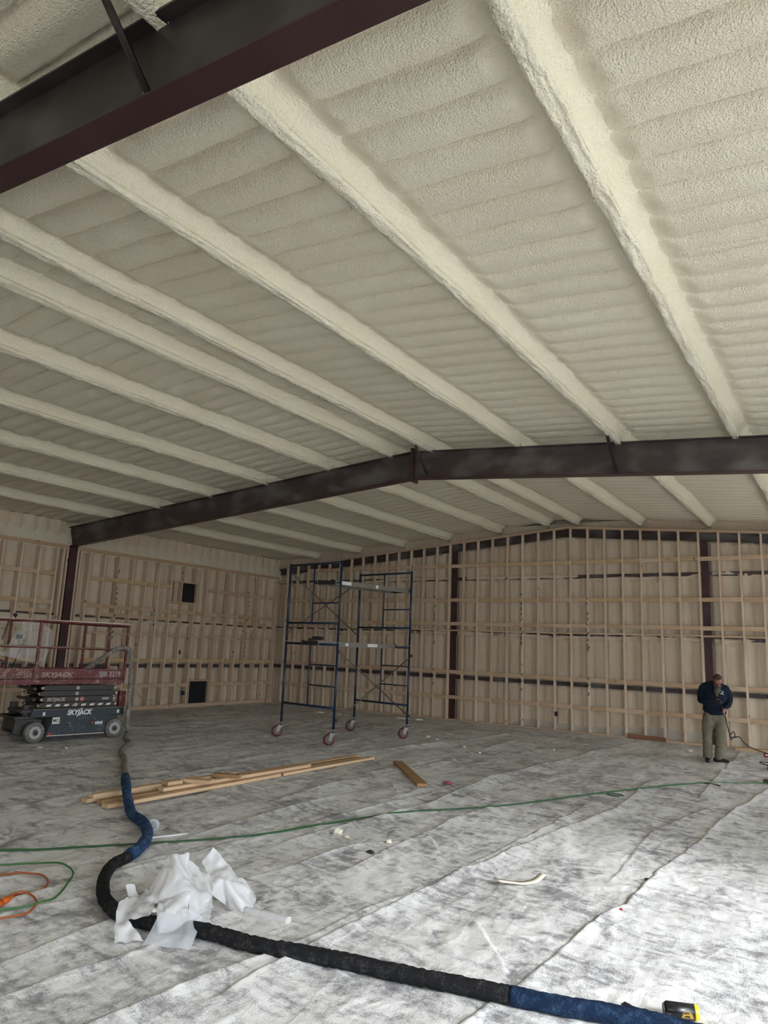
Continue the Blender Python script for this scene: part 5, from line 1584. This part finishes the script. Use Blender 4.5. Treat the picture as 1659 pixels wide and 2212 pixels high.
def fuse(mb, name, mt, parent, voxel=0.008, smooth=6, wrinkle=0.0, wf=14, seed=0):
    """fuse overlapping volumes into one continuous skin"""
    o = mb.build(name+'_src', mt)
    md = o.modifiers.new('r', 'REMESH'); md.mode = 'VOXEL'; md.voxel_size = voxel; md.use_smooth_shade = True
    ms = o.modifiers.new('s', 'SMOOTH'); ms.factor = 0.5; ms.iterations = smooth
    bpy.context.view_layer.update()
    me = bpy.data.meshes.new_from_object(o.evaluated_get(bpy.context.evaluated_depsgraph_get()))
    me.name = name
    src = o.data
    bpy.data.objects.remove(o); bpy.data.meshes.remove(src)
    if wrinkle:
        bm = bmesh.new(); bm.from_mesh(me); bm.normal_update()
        for v in bm.verts:
            p = v.co*wf + Vector((seed,0,0)); q = Vector((p.x, p.y, p.z*2.2))
            v.co += v.normal*wrinkle*(mnoise.noise(q) + 0.5*mnoise.noise(q*2.1) - 0.6*max(0, 0.25-abs(mnoise.noise(Vector((p.x*0.8+p.z*0.7, p.y*0.8, p.z*1.4)))))*2)
        bm.to_mesh(me); bm.free()
    me.polygons.foreach_set('use_smooth', [True]*len(me.polygons))
    me.materials.clear(); me.materials.append(mt)
    o = bpy.data.objects.new(name, me); COL.objects.link(o); o.parent = parent
    return o
M['skin'] = mat('skin', (0.27,0.12,0.075), 0.55); n = NT(M['skin']); n.base(n.ramp(n.noise(n.coord(), 12, 3), [(0.3,(0.24,0.10,0.065)),(0.7,(0.31,0.145,0.095))]))
M['navy'] = mat('navy_sweatshirt', (0.011,0.017,0.030), 0.9, spec=0.15)
M['olive'] = mat('olive_trousers', (0.16,0.14,0.095), 0.9, spec=0.15); n = NT(M['olive']); n.base(n.ramp(n.noise(n.coord(), 5, 4), [(0.3,(0.135,0.118,0.08)),(0.7,(0.20,0.175,0.12))]))
M['hair'] = mat('short_dark_hair', (0.06,0.032,0.024), 0.85)
M['beard'] = mat('greyish_beard', (0.085,0.068,0.05), 0.9)
M['shoe'] = mat('black_shoe', (0.008,0.008,0.009), 0.55)
man = empty('person', PO, 'person in navy sweatshirt and olive trousers, head bowed, holding a wand by the back wall', 'person', rz=PRZ)
NECK, HC = (0.055,-0.01,1.315), Vector((0.095,-0.115,1.415))
HR = Matrix.Rotation(math.radians(10), 3, 'Z') @ Matrix.Rotation(math.radians(42), 3, 'X')   # bowed head, turned to its left
SH1, EL1, WR1 = (-0.125,0.02,1.275), (-0.188,0.02,1.055), (0.02,-0.165,1.045)
SH2, EL2, WR2 = (0.205,0.02,1.255), (0.268,0.03,1.065), (0.205,-0.125,0.955)
HIP1, KN1, AN1 = (-0.055,0.01,0.79), (-0.105,-0.025,0.45), (-0.115,0.01,0.07)
HIP2, KN2, AN2 = (0.10,0.01,0.79), (0.098,-0.02,0.455), (0.062,0.01,0.07)
def finger(mb, p, d1, d2, d3, L, r):
    p = Vector(p); a = p + Vector(d1).normalized()*L*0.42; b = a + Vector(d2).normalized()*L*0.32; c = b + Vector(d3).normalized()*L*0.26
    mb.tube([p, a, b, c], [r, r*0.95, r*0.88, r*0.7], 8)
def body():
    mb = MB()
    ellips(mb, HC, (0.077,0.096,0.112), HR)                                           # skull
    hp_ = lambda x, y, z: HC + HR @ Vector((x, y, z))
    ellips(mb, hp_(0,-0.025,-0.062), (0.058,0.068,0.062), HR, 16)                       # jaw
    ellips(mb, hp_(0,-0.100,-0.012), (0.013,0.020,0.024), HR, 10)                       # nose
    ellips(mb, hp_(0,-0.108,-0.028), (0.017,0.014,0.011), HR, 10)
    for s in (-1, 1):
        ellips(mb, hp_(0.078*s,0.012,-0.012), (0.010,0.020,0.032), HR, 10)              # ears
        ellips(mb, hp_(0.032*s,-0.083,0.020), (0.026,0.014,0.010), HR, 10)              # brows
        ellips(mb, hp_(0.036*s,-0.080,-0.032), (0.022,0.018,0.016), HR, 10)             # cheeks
    ellips(mb, hp_(0,-0.088,-0.066), (0.022,0.012,0.009), HR, 10)                       # lips
    capsule(mb, [NECK, (0.075,-0.05,1.36), tuple(hp_(0,0.03,-0.05))], [0.050,0.051,0.054])
    capsule(mb, [(0.04,0.02,1.25),(0.04,0.02,1.10),(0.03,0.02,0.93),(0.025,0.02,0.82)], [0.125,0.14,0.135,0.135], flat=(1.25,0.80))
    capsule(mb, [SH1,(0.04,0.02,1.285),SH2], [0.050,0.055,0.050])
    for sh, el, wr in ((SH1,EL1,WR1),(SH2,EL2,WR2)):
        capsule(mb, [sh, el], [0.052,0.040]); capsule(mb, [el, wr], [0.040,0.026])
    for h, k, a in ((HIP1,KN1,AN1),(HIP2,KN2,AN2)):
        capsule(mb, [h, k], [0.082,0.056]); capsule(mb, [k, a], [0.055,0.036])
    capsule(mb, [AN1,(-0.115,-0.10,0.035)], [0.034,0.030]); capsule(mb, [AN2,(0.15,-0.02,0.035)], [0.034,0.030])
    # hands: each palm with four fingers and a thumb
    w = Vector(WR2); pal = w + Vector((-0.012,-0.022,-0.055))
    capsule(mb, [w, pal], [0.024,0.030], flat=(0.75,1.0))
    for i in range(4):                        # fingers wrapped round the wand below the left wrist
        z = -0.012 - 0.017*i
        finger(mb, pal + Vector((-0.006,-0.018,0.022+z)), (-0.5,-1,-0.1), (-1,0.1,-0.1), (-0.2,1,0), 0.070-0.004*abs(i-1), 0.0082)
    finger(mb, pal + Vector((-0.004,-0.012,0.020)), (-0.9,-0.6,0.4), (-0.8,-0.3,-0.5), (-0.6,0.3,-0.7), 0.055, 0.009)
    w = Vector(WR1); pal = w + Vector((0.055,-0.018,0.004))
    capsule(mb, [w, pal], [0.024,0.032], flat=(1.0,0.7))
    for i in range(4):
        finger(mb, pal + Vector((0.022,-0.010,0.026-0.017*i)), (1,-0.5,0.05), (0.5,-0.8,-0.4), (-0.4,-0.6,-0.6), 0.072-0.004*abs(i-1), 0.0085)
    finger(mb, pal + Vector((-0.010,-0.012,0.026)), (0.6,-0.6,0.7), (0.9,-0.4,0.1), (0.8,-0.4,-0.3), 0.055, 0.0095)
    return fuse(mb, 'body', M['skin'], man, 0.0065, 3)
body()
def sweatshirt():
    mb = MB()
    capsule(mb, [(0.045,0.025,1.28),(0.045,0.0,1.17),(0.035,0.005,1.02),(0.03,0.02,0.90)], [0.125,0.160,0.160,0.155], 24, flat=(1.20,0.86))
    capsule(mb, [(0.03,0.02,0.93),(0.035,0.02,0.90)], [0.157,0.155], 24, flat=(1.28,1.00))
    capsule(mb, [SH1,(0.045,0.03,1.30),SH2], [0.083,0.095,0.083])
    capsule(mb, [SH1,(-0.175,0.03,1.17),EL1], [0.083,0.072,0.065]); capsule(mb, [EL1,(-0.10,-0.09,1.04),WR1], [0.066,0.060,0.046])
    capsule(mb, [SH2,(0.26,0.04,1.16),EL2], [0.083,0.070,0.062]); capsule(mb, [EL2,(0.25,-0.05,1.00),WR2], [0.062,0.055,0.042])
    capsule(mb, [(0.045,0.03,1.30),(0.062,0.0,1.345)], [0.095,0.076])
    return fuse(mb, 'sweatshirt', M['navy'], man, 0.010, 5, 0.007, 9, 3)
shirt = sweatshirt()
def trousers():
    mb = MB()
    capsule(mb, [(0.03,0.02,0.90),(0.025,0.02,0.78)], [0.12,0.142], 24, flat=(1.25,0.86))
    capsule(mb, [HIP1,(-0.09,0.0,0.62),KN1,(-0.112,0.0,0.25),(-0.118,0.005,0.10)], [0.112,0.102,0.082,0.080,0.080], 20)
    capsule(mb, [HIP2,(0.115,0.0,0.62),KN2,(0.085,0.0,0.25),(0.068,0.005,0.10)], [0.106,0.098,0.084,0.080,0.078], 20)
    return fuse(mb, 'trousers', M['olive'], man, 0.010, 4, 0.009, 8, 9)
trousers()
for nm, a, toe in (('shoe', Vector((-0.118,0.0,0)), Vector((0.02,-1,0))), ('shoe', Vector((0.055,0.0,0)), Vector((0.93,-0.35,0)))):
    toe.normalize(); mb = MB()
    capsule(mb, [a - toe*0.05 + Vector((0,0,0.045)), a + toe*0.07 + Vector((0,0,0.042)), a + toe*0.155 + Vector((0,0,0.034))], [0.042,0.044,0.033])
    capsule(mb, [a + Vector((0,0,0.08)), a + toe*0.01 + Vector((0,0,0.05))], [0.044,0.046])
    for i, v in enumerate(mb.v):
        if v[2] < 0.004: mb.v[i] = (v[0], v[1], 0.004)
    sh = fuse(mb, nm, M['shoe'], man, 0.008, 3)
    mb = MB(); s = Vector((-toe.y, toe.x, 0))
    for k in range(3): 
        c = a + toe*(0.045+0.025*k) + Vector((0,0,0.085-0.006*k)); mb.tube([c - s*0.022, c + s*0.022], 0.004, 6)
    mb.build('laces', M['sticker'], sh)
def head_shell(nm, mt, keep, thick, n=28):
    mb = MB(); vs, idx, fs = [], {}, []
    for i in range(n//2+1):
        th = math.pi*i/(n//2)
        for k in range(n):
            ph = 2*math.pi*k/n
            u = Vector((math.sin(th)*math.cos(ph), math.sin(th)*math.sin(ph), math.cos(th)))
            vs.append(HC + HR @ Vector((u.x*(0.077+thick), u.y*(0.096+thick), u.z*(0.112+thick))))
            idx[(i,k)] = keep(u)
    for i in range(n//2):
        for k in range(n):
            q = [(i,k),(i,(k+1)%n),(i+1,(k+1)%n),(i+1,k)]
            if all(idx[c] for c in q): fs.append([a*n+b for a, b in q])
    mb.add(vs, fs, 0, True); return mb.build(nm, mt, man)
head_shell('hair', M['hair'], lambda u: u.z > -0.35 and not (u.y < -0.30 and u.z < 0.48) and not (abs(u.x) > 0.80 and u.z < 0.05 and u.y < 0.1), 0.004)
mb = MB()
hq = lambda x, y, z: tuple(HC + HR @ Vector((x, y, z)))
capsule(mb, [hq(0.045,-0.055,-0.075), hq(0,-0.085,-0.095), hq(-0.045,-0.055,-0.075)], [0.024,0.032,0.024])
capsule(mb, [hq(0,-0.08,-0.10),(0.075,-0.195,1.23),(0.072,-0.185,1.15)], [0.046,0.045,0.018], flat=(1.1,0.6))
fuse(mb, 'beard', M['beard'], man, 0.007, 2, 0.006, 40, 2)
mb = MB()
for s in (-1, 1):
    c = HC + HR @ Vector((0.033*s,-0.103,-0.004)); ex, ez = HR @ Vector((1,0,0)), HR @ Vector((0,0,1))
    mb.tube([c + ex*0.025*math.cos(t) + ez*0.017*math.sin(t) for t in np.linspace(0,2*math.pi,15)[:-1]], 0.0038, 6, closed=True)
    mb.tube([c + ex*0.025*s, HC + HR @ Vector((0.083*s,-0.04,0.004)), HC + HR @ Vector((0.084*s,0.02,0.004))], 0.0034, 6)
mb.tube([HC + HR @ Vector((-0.009,-0.105,0.0)), HC + HR @ Vector((0.009,-0.105,0.0))], 0.0035, 6)
mb.build('glasses', M['black'], man)
# black glove on the hand across the chest
mb = MB(); w = Vector(WR1)
capsule(mb, [w - Vector((0.012,-0.010,0)), w + Vector((0.055,-0.018,0.004)), w + Vector((0.10,-0.045,-0.004))], [0.036,0.044,0.036], flat=(1.0,0.85))
fuse(mb, 'glove', M['black'], man, 0.007, 2)
# printed emblem on the chest: white swirl with a green core
def emblem():
    sv = [v.co for v in shirt.data.vertices if v.co.y < 0.02]
    def front(x, z):
        c = [v.y for v in sv if abs(v.x-x) < 0.012 and abs(v.z-z) < 0.012]
        return (min(c) if c else -0.14) - 0.002
    cx_, cz_ = 0.148, 1.215
    for nm, mt_, segs in (('emblem_white', M['letter'], [(0.030,1.6,3.9,0.009),(0.024,-1.0,0.9,0.010),(0.020,4.2,5.6,0.007)]), ('emblem_green', mat('print_green',(0.02,0.22,0.13),0.6), [(0.012,0.5,3.0,0.006)])):
        mb = MB()
        for r, a0, a1, w in segs:
            vs = []
            N = 12
            for i in range(N+1):
                a = a0 + (a1-a0)*i/N; ww = w*math.sin(math.pi*(0.12+0.76*i/N))
                for rr in (r-ww/2, r+ww/2):
                    x, z = cx_ + rr*1.1*math.cos(a), cz_ + rr*0.85*math.sin(a)
                    vs.append((x, front(x, z), z))
            mb.add(vs, [(2*i,2*i+1,2*i+3,2*i+2) for i in range(N)])
        if nm == 'emblem_white':
            vs = [(x, front(x, z), z) for x, z in ((0.132,1.178),(0.190,1.172),(0.192,1.180),(0.134,1.186))]; mb.add(vs, [(0,1,2,3)])
        mb.build(nm, mt_, man)
emblem()
# wand with trigger gun, held in his left hand
wd = empty('spray_wand', PO, 'long black spray wand with a trigger gun held by the man', 'spray wand', rz=PRZ)
hand = Vector(WR2) + Vector((-0.033,-0.048,-0.06))
gun = Vector((0.258,-0.16,0.455))
mb = MB(); mb.tube([hand + Vector((-0.012,0.005,0.07)), hand, hand.lerp(gun, 0.2)], 0.0075, 8); mb.build('tip', M['zinc'], wd)
mb = MB(); mb.tube([hand.lerp(gun, 0.18), gun], 0.0085, 8); mb.build('pole', M['black'], wd)
mb = MB(); mb.bar(gun + Vector((-0.012,0,0.03)), gun + Vector((0.018,0,-0.04)), 0.03, 0.03); mb.bar(gun + Vector((0,0,-0.005)), gun + Vector((0.10,0,0.022)), 0.026, 0.028); mb.build('gun_body', M['dark_metal'], wd)
mb = MB(); mb.tube([gun + Vector(p) for p in ((-0.005,0,0.045),(0.045,0,0.105),(0.062,0,0.10),(0.075,0,0.025))], 0.008, 8); mb.build('trigger_guard', M['black'], wd)
# cordless tool on the floor
CT = Vector((0.845,-0.25,0))
ct = empty('cordless_tool', PO + Matrix.Rotation(PRZ,3,'Z') @ CT, 'red and black cordless tool standing on its battery at the right edge', 'power tool', rz=PRZ)
M['tool_red'] = mat('tool_red', (0.22,0.012,0.022), 0.4)
mb = MB(); mb.box((-0.05,-0.045,0.0),(0.10,0.045,0.03)); mb.build('battery', M['black'], ct, bevel=0.008)
mb = MB(); mb.box((-0.045,-0.047,0.03),(0.10,0.047,0.075)); mb.build('battery_housing', M['tool_red'], ct, bevel=0.008)
mb = MB(); mb.bar((0.0,0,0.07),(-0.005,0,0.20),0.05,0.055); mb.build('grip', M['black'], ct, bevel=0.012)
mb = MB(); mb.lathe([(-0.095,0.026),(-0.085,0.034),(0.03,0.038),(0.04,0.034)],(0,0,0.225),(1,0,0.05),14); mb.build('motor_housing', M['tool_red'], ct)
mb = MB(); mb.box((-0.075,-0.0395,0.222),(-0.02,-0.034,0.238)); mb.build('red_label', M['sticker'], ct)
mb = MB(); mb.lathe([(0.04,0.03),(0.12,0.03),(0.16,0.02),(0.2,0.018)],(0,0,0.225),(1,0,0.05),12); mb.build('barrel', M['dark_metal'], ct)
hz = empty('wand_hose', PO, 'thin black hose sagging from the trigger gun to the cordless tool', 'hose', rz=PRZ)
mb = MB(); mb.tube(catmull([gun + Vector((0.10,0,0.022)), gun+Vector((0.15,0.0,0.015)), (0.46,-0.17,0.395),(0.52,-0.18,0.345),(0.62,-0.19,0.30),(0.74,-0.21,0.265),(0.90,-0.24,0.225),(1.05,-0.26,0.235)], 6), 0.0085, 8); mb.build('hose_run', M['black'], hz)
mb = MB(); mb.tube(catmull([(1.06,-0.26,0.23),(1.16,-0.22,0.15),(1.05,-0.16,0.10),(0.80,-0.14,0.095),(0.69,-0.20,0.10),(0.75,-0.27,0.075),(0.90,-0.29,0.05),(1.06,-0.30,0.02)], 6), 0.0085, 8); mb.build('hose_loop', M['black'], hz)
